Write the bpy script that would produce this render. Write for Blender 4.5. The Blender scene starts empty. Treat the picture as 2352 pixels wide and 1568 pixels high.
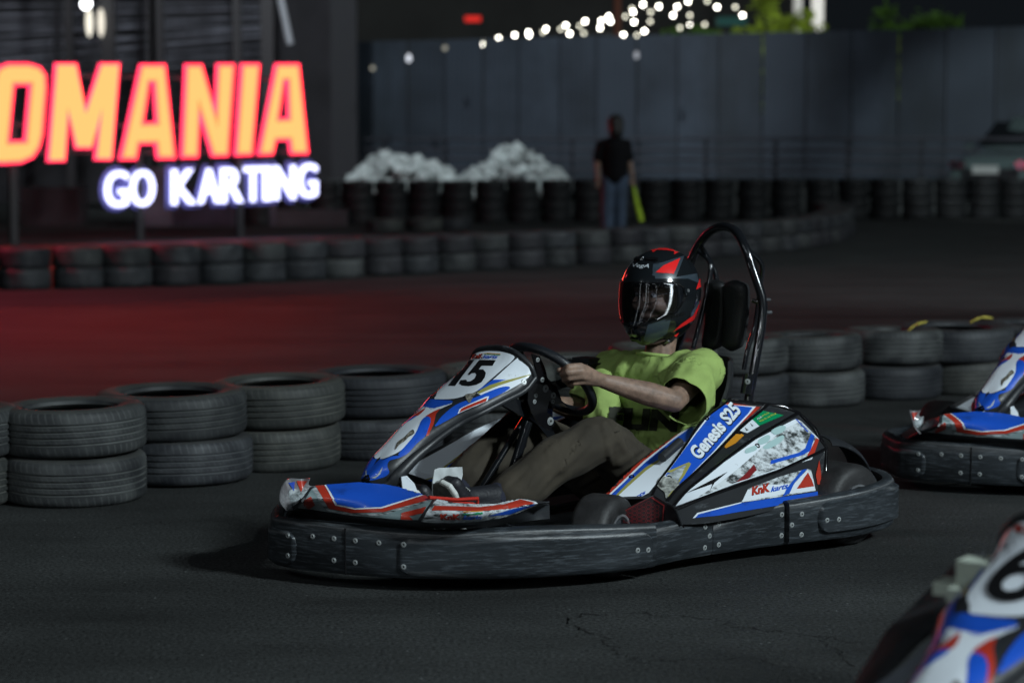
import bpy, bmesh, math, random
import numpy as np
from mathutils import Vector, Matrix, noise
from mathutils.bvhtree import BVHTree
random.seed(7)
R = math.radians
S = bpy.context.scene
COL = S.collection

# ---------------------------------------------------------------- camera
FPX, CAMH = 4900.0, 1.4
PITCH = math.atan(459 / FPX)
cam = bpy.data.objects.new('camera', bpy.data.cameras.new('camera'))
COL.objects.link(cam)
cam.location = (0, 0, CAMH)
cam.rotation_euler = (math.pi / 2 - PITCH, 0, 0)
cam.data.sensor_width = 36
cam.data.lens = FPX / 2352 * 36
cam.data.clip_end = 2000
cam.data.dof.use_dof = True
cam.data.dof.focus_distance = 6.95
cam.data.dof.aperture_fstop = 2.4
S.camera = cam
# ---------------------------------------------------------------- world
W = bpy.data.worlds.new('World'); S.world = W; W.use_nodes = True
wn = W.node_tree.nodes; wl = W.node_tree.links
bg = wn['Background']; bg.inputs[0].default_value = (0.62, 0.8, 1.0, 1); bg.inputs[1].default_value = 0.008
# ---------------------------------------------------------------- lights (floodlights of the track, plus added spots)
def sun(name, energy, frm, ang, col):
    l = bpy.data.lights.new(name, 'SUN'); l.energy = energy; l.angle = R(ang); l.color = col
    o = bpy.data.objects.new(name, l); COL.objects.link(o)
    o.rotation_euler = (-Vector(frm)).to_track_quat('-Z', 'Y').to_euler()
    return o
sun('floodlight_main', .5, (0.72, -0.62, 0.62), 0.6, (0.86, 0.97, 1.0))
def spot(name, loc, tgt, watts, size, ang, col):
    l = bpy.data.lights.new(name, 'SPOT'); l.energy = watts; l.shadow_soft_size = size; l.spot_size = R(ang); l.spot_blend = .5; l.color = col
    o = bpy.data.objects.new(name, l); COL.objects.link(o); o.location = loc
    o.rotation_euler = (Vector(tgt) - Vector(loc)).to_track_quat('-Z', 'Y').to_euler()
spot('floodlight_near', (8.4, .2, 6.9), (.5, 7.5, 0), 4900, .8, 78, (.82, .95, 1.0))
spot('added_red_wash', (-8.6, 19.6, 4.6), (-3.9, 18.2, 0), 1950, .4, 90, (1, .045, .11))  # unseen red spot added to carry the sign's glow up to the tyre row
bpy.data.lights['added_red_wash'].spot_blend = 1
spot('highlight_spot_a', (-7, 1.5, 6.0), (1, 7.5, .5), 170, .10, 50, (.85, .95, 1))  # first of three spots added for highlights on visor and helmet
spot('highlight_spot_b', (1.5, -7, 7.5), (1, 7.5, .5), 260, .12, 50, (.85, .95, 1))  # second added highlight spot
spot('highlight_spot_c', (-3.0, -2, 4.5), (.6, 7.2, .6), 90, .07, 50, (.9, .95, 1))  # third added highlight spot
spot('floodlight_left', (-5, -3, 6.5), (0, 8, 0), 300, .15, 60, (.85, .95, 1))
spot('floodlight_right', (11, 16, 8), (5.5, 26, 0.0), 2600, .2, 84, (.85, .95, 1))
spot('floodlight_car', (7, 30, 7), (9.8, 41.5, .8), 1900, .15, 34, (.85, .97, 1))
spot('fence_fill_spot', (-3.5, 29, 9.5), (-3.2, 49.5, 3.4), 4700, .3, 64, (.82, .93, 1))  # unseen spot added to keep the fence bright
# ---------------------------------------------------------------- render settings
S.view_settings.view_transform = 'Standard'; S.view_settings.look = 'None'
S.view_settings.exposure = 0; S.view_settings.gamma = 1
S.render.engine = 'CYCLES'
S.cycles.use_denoising = True
S.cycles.max_bounces = 6; S.cycles.transparent_max_bounces = 8
S.cycles.sample_clamp_indirect = 4

# ================================================================= helpers
def ray(px, py):
    a = (px - 1176) / FPX; b = (784 - py) / FPX
    return Vector((a, math.cos(PITCH) + b * math.sin(PITCH), -math.sin(PITCH) + b * math.cos(PITCH)))
CAM = Vector((0, 0, CAMH))
def G(px, py, z=0.0):                       # pixel of the photo -> point on the level z
    d = ray(px, py); return CAM + d * ((z - CAMH) / d.z)
def ND(px, py, D):                          # pixel -> point at world depth D
    d = ray(px, py); return CAM + d * (D / d.y)
def frame(psi):
    p = R(psi); return Vector((-math.cos(p), -math.sin(p), 0)), Vector((math.sin(p), -math.cos(p), 0))
PSI = 41
KF, KL = frame(PSI)
KO = G(1955, 1250) - .6 * KL
def P(px, py, y=None, z=None, x=None):      # pixel -> point in the kart's own axes
    d = ray(px, py)
    n, c = (KF, x) if x is not None else (KL, y) if y is not None else (Vector((0, 0, 1)), z)
    t = (c - (CAM - KO).dot(n)) / d.dot(n); q = CAM + d * t - KO
    return Vector((q.dot(KF), q.dot(KL), q.z))
def Q(t): return P(t[0], t[1], y=t[2])
CAML = Vector(((CAM - KO).dot(KF), (CAM - KO).dot(KL), (CAM - KO).z))
def rayl(px, py):
    d = ray(px, py); return Vector((d.dot(KF), d.dot(KL), d.z)).normalized()

def tag(o, label=None, cat=None, group=None, kind=None):
    if label: o['label'] = label
    if cat: o['category'] = cat
    if group: o['group'] = group
    if kind: o['kind'] = kind
    return o
def empty(name, loc=(0, 0, 0), rz=0.0):
    o = bpy.data.objects.new(name, None); COL.objects.link(o); o.location = loc; o.rotation_euler = (0, 0, rz); o.empty_display_size = .1
    return o
def mk(name, verts, faces, mat=None, parent=None, smooth=False):
    me = bpy.data.meshes.new(name); me.from_pydata([tuple(v) for v in verts], [], faces); me.update()
    if mat: me.materials.append(mat)
    if smooth:
        me.polygons.foreach_set('use_smooth', [True] * len(me.polygons))
    o = bpy.data.objects.new(name, me); COL.objects.link(o)
    if parent: o.parent = parent
    return o
def from_bm(name, bm, mat, parent=None, smooth=False):
    bmesh.ops.recalc_face_normals(bm, faces=bm.faces)
    me = bpy.data.meshes.new(name); bm.to_mesh(me); bm.free()
    if mat: me.materials.append(mat)
    if smooth: me.polygons.foreach_set('use_smooth', [True] * len(me.polygons))
    o = bpy.data.objects.new(name, me); COL.objects.link(o)
    if parent: o.parent = parent
    return o
def autosmooth(o, ang=40):
    me = o.data; me.polygons.foreach_set('use_smooth', [True] * len(me.polygons))
    bm = bmesh.new(); bm.from_mesh(me)
    for e in bm.edges:
        e.smooth = not (len(e.link_faces) == 2 and e.calc_face_angle(0) > R(ang))
    bm.to_mesh(me); bm.free(); return o
def copy_tree(o, parent=None):
    c = o.copy(); COL.objects.link(c); c.parent = parent
    for ch in o.children: copy_tree(ch, c)
    return c
def cr(pts, n):                             # Catmull-Rom through points
    pts = [Vector(p) for p in pts]
    if len(pts) < 3 or n < 2:
        out = []
        for a, b in zip(pts, pts[1:]):
            for k in range(n): out.append(a.lerp(b, k / n))
        return out + [pts[-1]]
    e = [pts[0] * 2 - pts[1]] + pts + [pts[-1] * 2 - pts[-2]]
    out = []
    for i in range(1, len(e) - 2):
        p0, p1, p2, p3 = e[i - 1:i + 3]
        for k in range(n):
            t = k / n
            out.append(.5 * ((2 * p1) + (p2 - p0) * t + (2 * p0 - 5 * p1 + 4 * p2 - p3) * t * t + (3 * p1 - p0 - 3 * p2 + p3) * t ** 3))
    return out + [pts[-1]]
def lin(pts, n):
    out = []
    for a, b in zip(pts, pts[1:]):
        for k in range(n): out.append(Vector(a).lerp(Vector(b), k / n))
    return out + [Vector(pts[-1])]
def surf(name, rows, mat, parent, nu=4, nv=4, thick=.005, out=(0, .3, 1), linu=False, linv=False, ang=50):
    fv = lin if linv else cr; fu = lin if linu else cr
    g = [fv(r, nv) for r in rows]
    cols = [fu([g[i][j] for i in range(len(g))], nu) for j in range(len(g[0]))]
    C_, R_ = len(cols), len(cols[0])
    V = [cols[j][i] for i in range(R_) for j in range(C_)]
    F_ = [(i * C_ + j, i * C_ + j + 1, (i + 1) * C_ + j + 1, (i + 1) * C_ + j) for i in range(R_ - 1) for j in range(C_ - 1)]
    nr = [Vector() for _ in V]
    for f in F_:
        n = (V[f[2]] - V[f[0]]).cross(V[f[3]] - V[f[1]])
        for k in f: nr[k] += n
    if sum((n for n in nr), Vector()).dot(Vector(out)) < 0:
        F_ = [f[::-1] for f in F_]; nr = [-n for n in nr]
    bvh = BVHTree.FromPolygons(V, F_)
    N = len(V)
    V2 = [v - n.normalized() * thick for v, n in zip(V, nr)]
    F2 = F_ + [tuple(N + k for k in f[::-1]) for f in F_]
    rim = [j for j in range(C_)] + [i * C_ + C_ - 1 for i in range(1, R_)] + [(R_ - 1) * C_ + j for j in range(C_ - 2, -1, -1)] + [i * C_ for i in range(R_ - 2, 0, -1)]
    for a, b in zip(rim, rim[1:] + rim[:1]): F2.append((a, b, N + b, N + a))
    o = mk(name, V + V2, F2, mat, parent)
    bm = bmesh.new(); bm.from_mesh(o.data); bmesh.ops.recalc_face_normals(bm, faces=bm.faces); bm.to_mesh(o.data); bm.free()
    autosmooth(o, ang)
    return o, bvh
def tube(name, pts, r, mat, parent=None, n=4, seg=10, closed=False, bm=None):
    pts = [Vector(p) for p in pts]
    rr = r if isinstance(r, (list, tuple)) else [r] * len(pts)
    d = cr(pts, n) if n > 1 else pts
    rad = []
    for i in range(len(d)):
        t = i / max(1, n if n > 1 else 1); k = min(int(t), len(rr) - 2) if len(rr) > 1 else 0
        rad.append(rr[k] + (rr[min(k + 1, len(rr) - 1)] - rr[k]) * min(1, t - k))
    own = bm is None
    if own: bm = bmesh.new()
    rings = []
    up = None
    for i, p in enumerate(d):
        tn = (d[min(i + 1, len(d) - 1)] - d[max(i - 1, 0)]).normalized()
        if up is None: up = tn.orthogonal().normalized()
        up = (up - tn * up.dot(tn)).normalized(); sd = tn.cross(up)
        rings.append([bm.verts.new(p + (up * math.cos(a) + sd * math.sin(a)) * rad[i]) for a in [2 * math.pi * k / seg for k in range(seg)]])
    for a, b in zip(rings, rings[1:]):
        for k in range(seg): bm.faces.new((a[k], a[(k + 1) % seg], b[(k + 1) % seg], b[k]))
    bm.faces.new(rings[0][::-1]); bm.faces.new(rings[-1])
    if own:
        return autosmooth(from_bm(name, bm, mat, parent), 50)
def box(bm, c, s, rot=None, bev=0.0):
    r = bmesh.ops.create_cube(bm, size=1)
    M = Matrix.Translation(c) @ (rot.to_4x4() if rot else Matrix()) @ Matrix.Diagonal((*s, 1))
    bmesh.ops.transform(bm, matrix=M, verts=r['verts'])
    if bev:
        es = list({e for v in r['verts'] for e in v.link_edges})
        bmesh.ops.bevel(bm, geom=es, offset=bev, segments=2, affect='EDGES')
def boxo(name, c, s, mat, parent=None, rot=None, bev=0.0):
    bm = bmesh.new(); box(bm, Vector(c), s, rot, bev); return autosmooth(from_bm(name, bm, mat, parent), 40)
def cyl(name, a, b, r, mat, parent=None, seg=16, r2=None):
    return tube(name, [a, b], [r, r2 if r2 is not None else r], mat, parent, n=1, seg=seg)
def lathe(name, prof, mat, parent=None, seg=40, closed=True, axis='Z', smooth_ang=35):
    V = []; F_ = []; n = len(prof)
    for k in range(seg):
        a = 2 * math.pi * k / seg
        for r, z in prof:
            p = (r * math.cos(a), r * math.sin(a), z)
            V.append(p if axis == 'Z' else (p[0], p[2], p[1]))
    for k in range(seg):
        for i in range(n if closed else n - 1):
            j = (i + 1) % n; F_.append((k * n + i, k * n + j, ((k + 1) % seg) * n + j, ((k + 1) % seg) * n + i))
    o = mk(name, V, F_, mat, parent)
    bm = bmesh.new(); bm.from_mesh(o.data); bmesh.ops.recalc_face_normals(bm, faces=bm.faces); bm.to_mesh(o.data); bm.free()
    return autosmooth(o, smooth_ang)
def ev(o):
    dg = bpy.context.evaluated_depsgraph_get(); return bpy.data.meshes.new_from_object(o.evaluated_get(dg))
def flat_mesh(polys=None, text=None, offset=0.0, extrude=0.0, shear=0.0, smooth=False):
    """a filled 2D outline (or text) as mesh data, in its own xy plane"""
    if text is None:
        cu = bpy.data.curves.new('outline', 'CURVE'); cu.dimensions = '2D'; cu.fill_mode = 'BOTH' if extrude else 'FRONT'
        for pl in polys:
            s = cu.splines.new('POLY'); s.points.add(len(pl) - 1)
            for i, p in enumerate(pl): s.points[i].co = (p[0], p[1], 0, 1)
            s.use_cyclic_u = True
    else:
        cu = bpy.data.curves.new('outline', 'FONT'); cu.body = text; cu.shear = shear; cu.resolution_u = 4
        cu.fill_mode = 'BOTH' if extrude else 'FRONT'
    cu.offset = offset; cu.extrude = extrude
    o = bpy.data.objects.new('outline', cu); COL.objects.link(o)
    bpy.context.view_layer.update(); me = ev(o)
    bpy.data.objects.remove(o); bpy.data.curves.remove(cu)
    return me
def spl2(pts, n=5, closed=True):
    """smooth 2D outline through px points"""
    v = [Vector((p[0], p[1], 0)) for p in pts]
    e = [v[-1]] + v + [v[0], v[1]]
    out = []
    for i in range(1, len(e) - 2):
        p0, p1, p2, p3 = e[i - 1:i + 3]
        for k in range(n):
            t = k / n
            q = .5 * ((2 * p1) + (p2 - p0) * t + (2 * p0 - 5 * p1 + 4 * p2 - p3) * t * t + (3 * p1 - p0 - 3 * p2 + p3) * t ** 3)
            out.append((q.x, q.y))
    return out
def stick(name, bvh, mat, parent, polys=None, text=None, T=None, off=.0012, grid=5.0, bold=0.0, shear=0.0):
    """a printed sticker laid on a panel: outline in photo pixels, wrapped on the real surface"""
    if text is not None:
        me = flat_mesh(text=text, offset=bold, shear=shear)
        xs = [v.co.x for v in me.vertices]; ys = [v.co.y for v in me.vertices]
        x0, x1, y0, y1 = min(xs), max(xs), min(ys), max(ys)
        if any(c in text for c in 'gpy'): y0 = 0
        o_, u_, v_ = [Vector((*t, 0)) for t in T]
        for v in me.vertices:
            v.co = o_ + u_ * ((v.co.x - x0) / (x1 - x0)) + v_ * ((v.co.y - y0) / (y1 - y0))
    else:
        me = flat_mesh(polys=polys)
    bm = bmesh.new(); bm.from_mesh(me); bpy.data.meshes.remove(me)
    for ax in (0, 1):
        c = [v.co[ax] for v in bm.verts]; a, b = min(c), max(c)
        k = a + grid
        while k < b:
            co = [0, 0, 0]; no = [0, 0, 0]; co[ax] = k; no[ax] = 1
            bmesh.ops.bisect_plane(bm, geom=bm.verts[:] + bm.edges[:] + bm.faces[:], plane_co=co, plane_no=no, dist=1e-4)
            k += grid
    ts = []; res = []
    for v in bm.verts:
        d = rayl(v.co.x, v.co.y); h = bvh.ray_cast(CAML, d)
        res.append((v, d, h))
        if h[0] is not None: ts.append(h[3])
    tm = sum(ts) / max(1, len(ts)) if ts else 7
    for v, d, h in res:
        if h[0] is None:
            near = min(((w.co - v.co).length, g[3]) for w, _, g in res[::max(1, len(res) // 60)] if g[0] is not None) if ts else (0, tm)
            h = bvh.find_nearest(CAML + d * near[1])
        n = h[1]
        if n.dot(d) > 0: n = -n
        v_new = h[0] + n * off
        v.co = v_new
    for f in bm.faces:
        f.normal_update()
        if f.normal.dot(f.calc_center_median() - CAML) > 0: f.normal_flip()
        f.smooth = True
    me = bpy.data.meshes.new(name); bm.to_mesh(me); bm.free(); me.materials.append(mat)
    o = bpy.data.objects.new(name, me); COL.objects.link(o); o.parent = parent
    return o
def blob(name, caps, mat, parent=None, vox=.008, it=3, fac=.5, post=None):
    """one continuous skin grown over tapered limbs"""
    bm = bmesh.new()
    for p0, r0, p1, r1 in caps:
        b2 = bmesh.new()
        bmesh.ops.create_icosphere(b2, subdivisions=2, radius=r0, matrix=Matrix.Translation(p0))
        bmesh.ops.create_icosphere(b2, subdivisions=2, radius=r1, matrix=Matrix.Translation(p1))
        r = bmesh.ops.convex_hull(b2, input=b2.verts)
        bmesh.ops.delete(b2, geom=[g for g in r['geom_interior'] if isinstance(g, bmesh.types.BMVert)], context='VERTS')
        m = bpy.data.meshes.new('t'); b2.to_mesh(m); b2.free(); bm.from_mesh(m); bpy.data.meshes.remove(m)
    me = bpy.data.meshes.new(name); bm.to_mesh(me); bm.free()
    o = bpy.data.objects.new(name, me); COL.objects.link(o)
    m = o.modifiers.new('r', 'REMESH'); m.mode = 'VOXEL'; m.voxel_size = vox
    s = o.modifiers.new('s', 'SMOOTH'); s.iterations = it; s.factor = fac
    bpy.context.view_layer.update(); new = ev(o); o.modifiers.clear(); o.data = new; new.name = name
    bpy.data.meshes.remove(me)
    new.materials.clear(); new.materials.append(mat)
    if post:
        for v in new.vertices: v.co = post(v.co.copy(), v.normal.copy())
    if post:
        s2 = o.modifiers.new('s2', 'SMOOTH'); s2.iterations = 2; s2.factor = .4; bpy.context.view_layer.update()
        n2 = ev(o); o.modifiers.clear(); o.data = n2; bpy.data.meshes.remove(new); new = n2; new.name = name
    new.polygons.foreach_set('use_smooth', [True] * len(new.polygons))
    if parent: o.parent = parent
    return o

# ================================================================= materials
def mat(name, col, rough=.5, metal=0.0, spec=.5, vary=0.0, vs=12, bump=0.0, bs=60, emit=None, es=0.0, coat=0.0, mapping=None, dirt=None, alpha=1.0):
    m = bpy.data.materials.new(name); m.use_nodes = True; n = m.node_tree.nodes; l = m.node_tree.links
    b = n['Principled BSDF']; b.inputs['Base Color'].default_value = (*col, 1)
    b.inputs['Roughness'].default_value = rough; b.inputs['Metallic'].default_value = metal
    b.inputs['Specular IOR Level'].default_value = spec; b.inputs['Coat Weight'].default_value = coat; b.inputs['Coat Roughness'].default_value = .08
    if emit: b.inputs['Emission Color'].default_value = (*emit, 1); b.inputs['Emission Strength'].default_value = es
    tc = n.new('ShaderNodeTexCoord'); src = tc.outputs['Object']
    if mapping:
        mp = n.new('ShaderNodeMapping'); mp.inputs['Scale'].default_value = mapping; l.new(src, mp.inputs[0]); src = mp.outputs[0]
    cur = None
    if vary:
        t = n.new('ShaderNodeTexNoise'); t.inputs['Scale'].default_value = vs; t.inputs['Detail'].default_value = 6; l.new(src, t.inputs[0])
        r = n.new('ShaderNodeValToRGB'); r.color_ramp.elements[0].position = .35; r.color_ramp.elements[1].position = .68
        r.color_ramp.elements[0].color = (*[max(0, c * (1 - vary)) for c in col], 1); r.color_ramp.elements[1].color = (*[min(1, c * (1 + vary)) for c in col], 1)
        l.new(t.outputs[0], r.inputs[0]); cur = r.outputs[0]; l.new(cur, b.inputs['Base Color'])
    if dirt:      # (colour, scale, lo, hi, (sx,sy,sz))
        mp = n.new('ShaderNodeMapping'); mp.inputs['Scale'].default_value = dirt[4]; l.new(tc.outputs['Object'], mp.inputs[0])
        t = n.new('ShaderNodeTexNoise'); t.inputs['Scale'].default_value = dirt[1]; t.inputs['Detail'].default_value = 8; t.inputs['Roughness'].default_value = .72; l.new(mp.outputs[0], t.inputs[0])
        r = n.new('ShaderNodeMapRange'); r.inputs[1].default_value = dirt[2]; r.inputs[2].default_value = dirt[3]; l.new(t.outputs[0], r.inputs[0])
        mx = n.new('ShaderNodeMix'); mx.data_type = 'RGBA'; l.new(r.outputs[0], mx.inputs[0])
        if cur: l.new(cur, mx.inputs[6])
        else: mx.inputs[6].default_value = (*col, 1)
        mx.inputs[7].default_value = (*dirt[0], 1); l.new(mx.outputs[2], b.inputs['Base Color'])
        if len(dirt) > 5:
            r2 = n.new('ShaderNodeMapRange'); r2.inputs[3].default_value = rough; r2.inputs[4].default_value = dirt[5]; l.new(r.outputs[0], r2.inputs[0]); l.new(r2.outputs[0], b.inputs['Roughness'])
    if bump:
        t2 = n.new('ShaderNodeTexNoise'); t2.inputs['Scale'].default_value = bs; t2.inputs['Detail'].default_value = 5; l.new(src, t2.inputs[0])
        bp = n.new('ShaderNodeBump'); bp.inputs['Strength'].default_value = bump; bp.inputs['Distance'].default_value = .01; l.new(t2.outputs[0], bp.inputs['Height']); l.new(bp.outputs[0], b.inputs['Normal'])
    return m
scr = (.16, .18, .2)
M = {}
M['black'] = mat('black_plastic', (.019, .021, .024), .44, spec=.5, dirt=(scr, 9, .58, .8, (1, 1, 3)), bump=.08, bs=40)
M['gloss'] = mat('gloss_black', (.006, .006, .007), .12, coat=.6)
M['bumper'] = mat('bumper_plastic', (.022, .026, .030), .43, vary=.35, vs=3, dirt=((.12, .14, .16), 13, .50, .86, (1, 1, 11), .5), bump=.12, bs=14, mapping=(1, 1, 4))
_b = M['bumper'].node_tree.nodes['Principled BSDF']; _b.inputs['Anisotropic'].default_value = .85
_t = M['bumper'].node_tree.nodes.new('ShaderNodeTangent'); _t.direction_type = 'RADIAL'; _t.axis = 'Z'; M['bumper'].node_tree.links.new(_t.outputs[0], _b.inputs['Tangent'])
M['boltgrey'] = mat('bolt_zinc', (.30, .32, .32), .4, metal=.25)
M['fin'] = mat('worn_clear_plastic', (.16, .16, .17), .3, coat=.6, dirt=((.42, .42, .43), 12, .45, .75, (1, 1, 2)))
M['white'] = mat('white_sticker', (.72, .78, .84), .32, coat=.25, dirt=((.2, .2, .19), 16, .62, .8, (1, 1, 1)))
M['dirtywhite'] = mat('scuffed_white_sticker', (.62, .67, .7), .4, dirt=((.03, .035, .035), 11, .46, .60, (1.6, 1, 3.2)), bump=.2, bs=30)
M['wornwhite'] = mat('worn_white_sticker', (.45, .5, .52), .45, dirt=((.04, .05, .05), 22, .42, .62, (.6, .6, 3)))
M['grey'] = mat('grey_green_sticker', (.16, .22, .23), .4, dirt=((.40, .44, .45), 8, .5, .75, (1, 1, 2)))
M['blue'] = mat('blue_sticker', (.012, .085, .52), .33, coat=.25, dirt=((.01, .02, .08), 9, .55, .8, (1, 1, 2)))
M['red'] = mat('red_sticker', (.42, .035, .018), .35, coat=.2, dirt=((.08, .012, .01), 14, .58, .8, (1, 1, 2)))
M['gold'] = mat('gold_sticker', (.30, .28, .07), .4)
M['orange'] = mat('orange_sticker', (.62, .26, .02), .4)
M['green'] = mat('green_sticker', (.0, .24, .09), .4)
M['yellow'] = mat('yellow_print', (.6, .6, .05), .5)
M['ink'] = mat('black_print', (.008, .008, .009), .35)
M['mint'] = mat('faded_print', (.36, .52, .52), .4)
M['redline'] = mat('dark_red_print', (.18, .012, .014), .4)
M['steel'] = mat('zinc_steel', (.42, .44, .46), .34, metal=.9, vary=.3, vs=60)
M['alu'] = mat('aluminium', (.55, .57, .6), .35, metal=.8, vary=.2, vs=40)
M['rubber'] = mat('slick_rubber', (.018, .018, .019), .6, vary=.4, vs=18, bump=.15, bs=80)
M['tube'] = mat('black_tube', (.008, .009, .011), .16, coat=.7)
M['seat'] = mat('seat_fabric', (.017, .019, .021), .55, bump=.2, bs=120)
M['wheelrub'] = mat('steering_wheel_rubber', (.012, .014, .018), .38, bump=.2, bs=260)
M['redpaint'] = mat('red_paint', (.45, .03, .02), .35)
M['shirt'] = mat('lime_cotton', (.285, .395, .108), .85, vary=.12, vs=9, bump=.12, bs=420)
M['print'] = mat('dark_shirt_print', (.018, .02, .010), .8)
M['trouser'] = mat('olive_cotton', (.036, .029, .019), .9, vary=.25, vs=8, bump=.12, bs=350)
M['helmet'] = mat('helmet_black', (.008, .010, .012), .14, coat=.9)
M['helmetgrey'] = mat('helmet_blue_grey', (.035, .05, .065), .3, coat=.6)
M['helmetred'] = mat('helmet_red', (.8, .02, .02), .25, coat=.6)
M['hair'] = mat('dark_hair', (.008, .007, .006), .6, bump=.5, bs=200)
M['shoe'] = mat('shoe_dark', (.012, .013, .017), .5, bump=.2, bs=100)
M['sole'] = mat('shoe_sole', (.10, .10, .09), .7, vary=.4, vs=30, bump=.4, bs=90)
M['solewhite'] = mat('shoe_midsole', (.5, .52, .5), .5, vary=.2)
M['navy'] = mat('navy_sock', (.012, .014, .028), .9, bump=.2, bs=200)
M['chrome'] = mat('buckle_steel', (.6, .6, .6), .15, metal=1)
m = mat('skin', (.225, .145, .105), .55, vary=.28, vs=34, bump=.16, bs=210); M['skin'] = m
m.node_tree.nodes['Principled BSDF'].inputs['Subsurface Weight'].default_value = .08
m.node_tree.nodes['Principled BSDF'].inputs['Subsurface Radius'].default_value = (.01, .004, .002)
def glass(name, tint, k):
    m = bpy.data.materials.new(name); m.use_nodes = True; n = m.node_tree.nodes; l = m.node_tree.links; n.clear()
    o = n.new('ShaderNodeOutputMaterial'); t = n.new('ShaderNodeBsdfTransparent'); t.inputs[0].default_value = (*tint, 1)
    g = n.new('ShaderNodeBsdfGlossy'); g.inputs['Roughness'].default_value = .06; f = n.new('ShaderNodeFresnel'); f.inputs[0].default_value = 1.5
    a = n.new('ShaderNodeMath'); a.operation = 'MULTIPLY_ADD'; a.inputs[1].default_value = 1.0; a.inputs[2].default_value = k; l.new(f.outputs[0], a.inputs[0])
    x = n.new('ShaderNodeMixShader'); l.new(a.outputs[0], x.inputs[0]); l.new(t.outputs[0], x.inputs[1]); l.new(g.outputs[0], x.inputs[2]); l.new(x.outputs[0], o.inputs[0])
    return m
M['visor'] = glass('visor_plastic', (.93, .94, .98), .06)
_n = M['visor'].node_tree.nodes; _g = next(q for q in _n if 'Anisotropy' in q.inputs)
_g.inputs['Roughness'].default_value = .30; _g.inputs['Anisotropy'].default_value = .93
_t = _n.new('ShaderNodeTangent'); _t.direction_type = 'RADIAL'; _t.axis = 'Z'; M['visor'].node_tree.links.new(_t.outputs[0], _g.inputs['Tangent'])
M['lens'] = glass('spectacle_glass', (.92, .92, 1), .03)
def emis(name, col, st):
    m = bpy.data.materials.new(name); m.use_nodes = True; n = m.node_tree.nodes; l = m.node_tree.links; n.clear()
    o = n.new('ShaderNodeOutputMaterial'); e = n.new('ShaderNodeEmission'); e.inputs[0].default_value = (*col, 1); e.inputs[1].default_value = st; l.new(e.outputs[0], o.inputs[0]); return m
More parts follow.
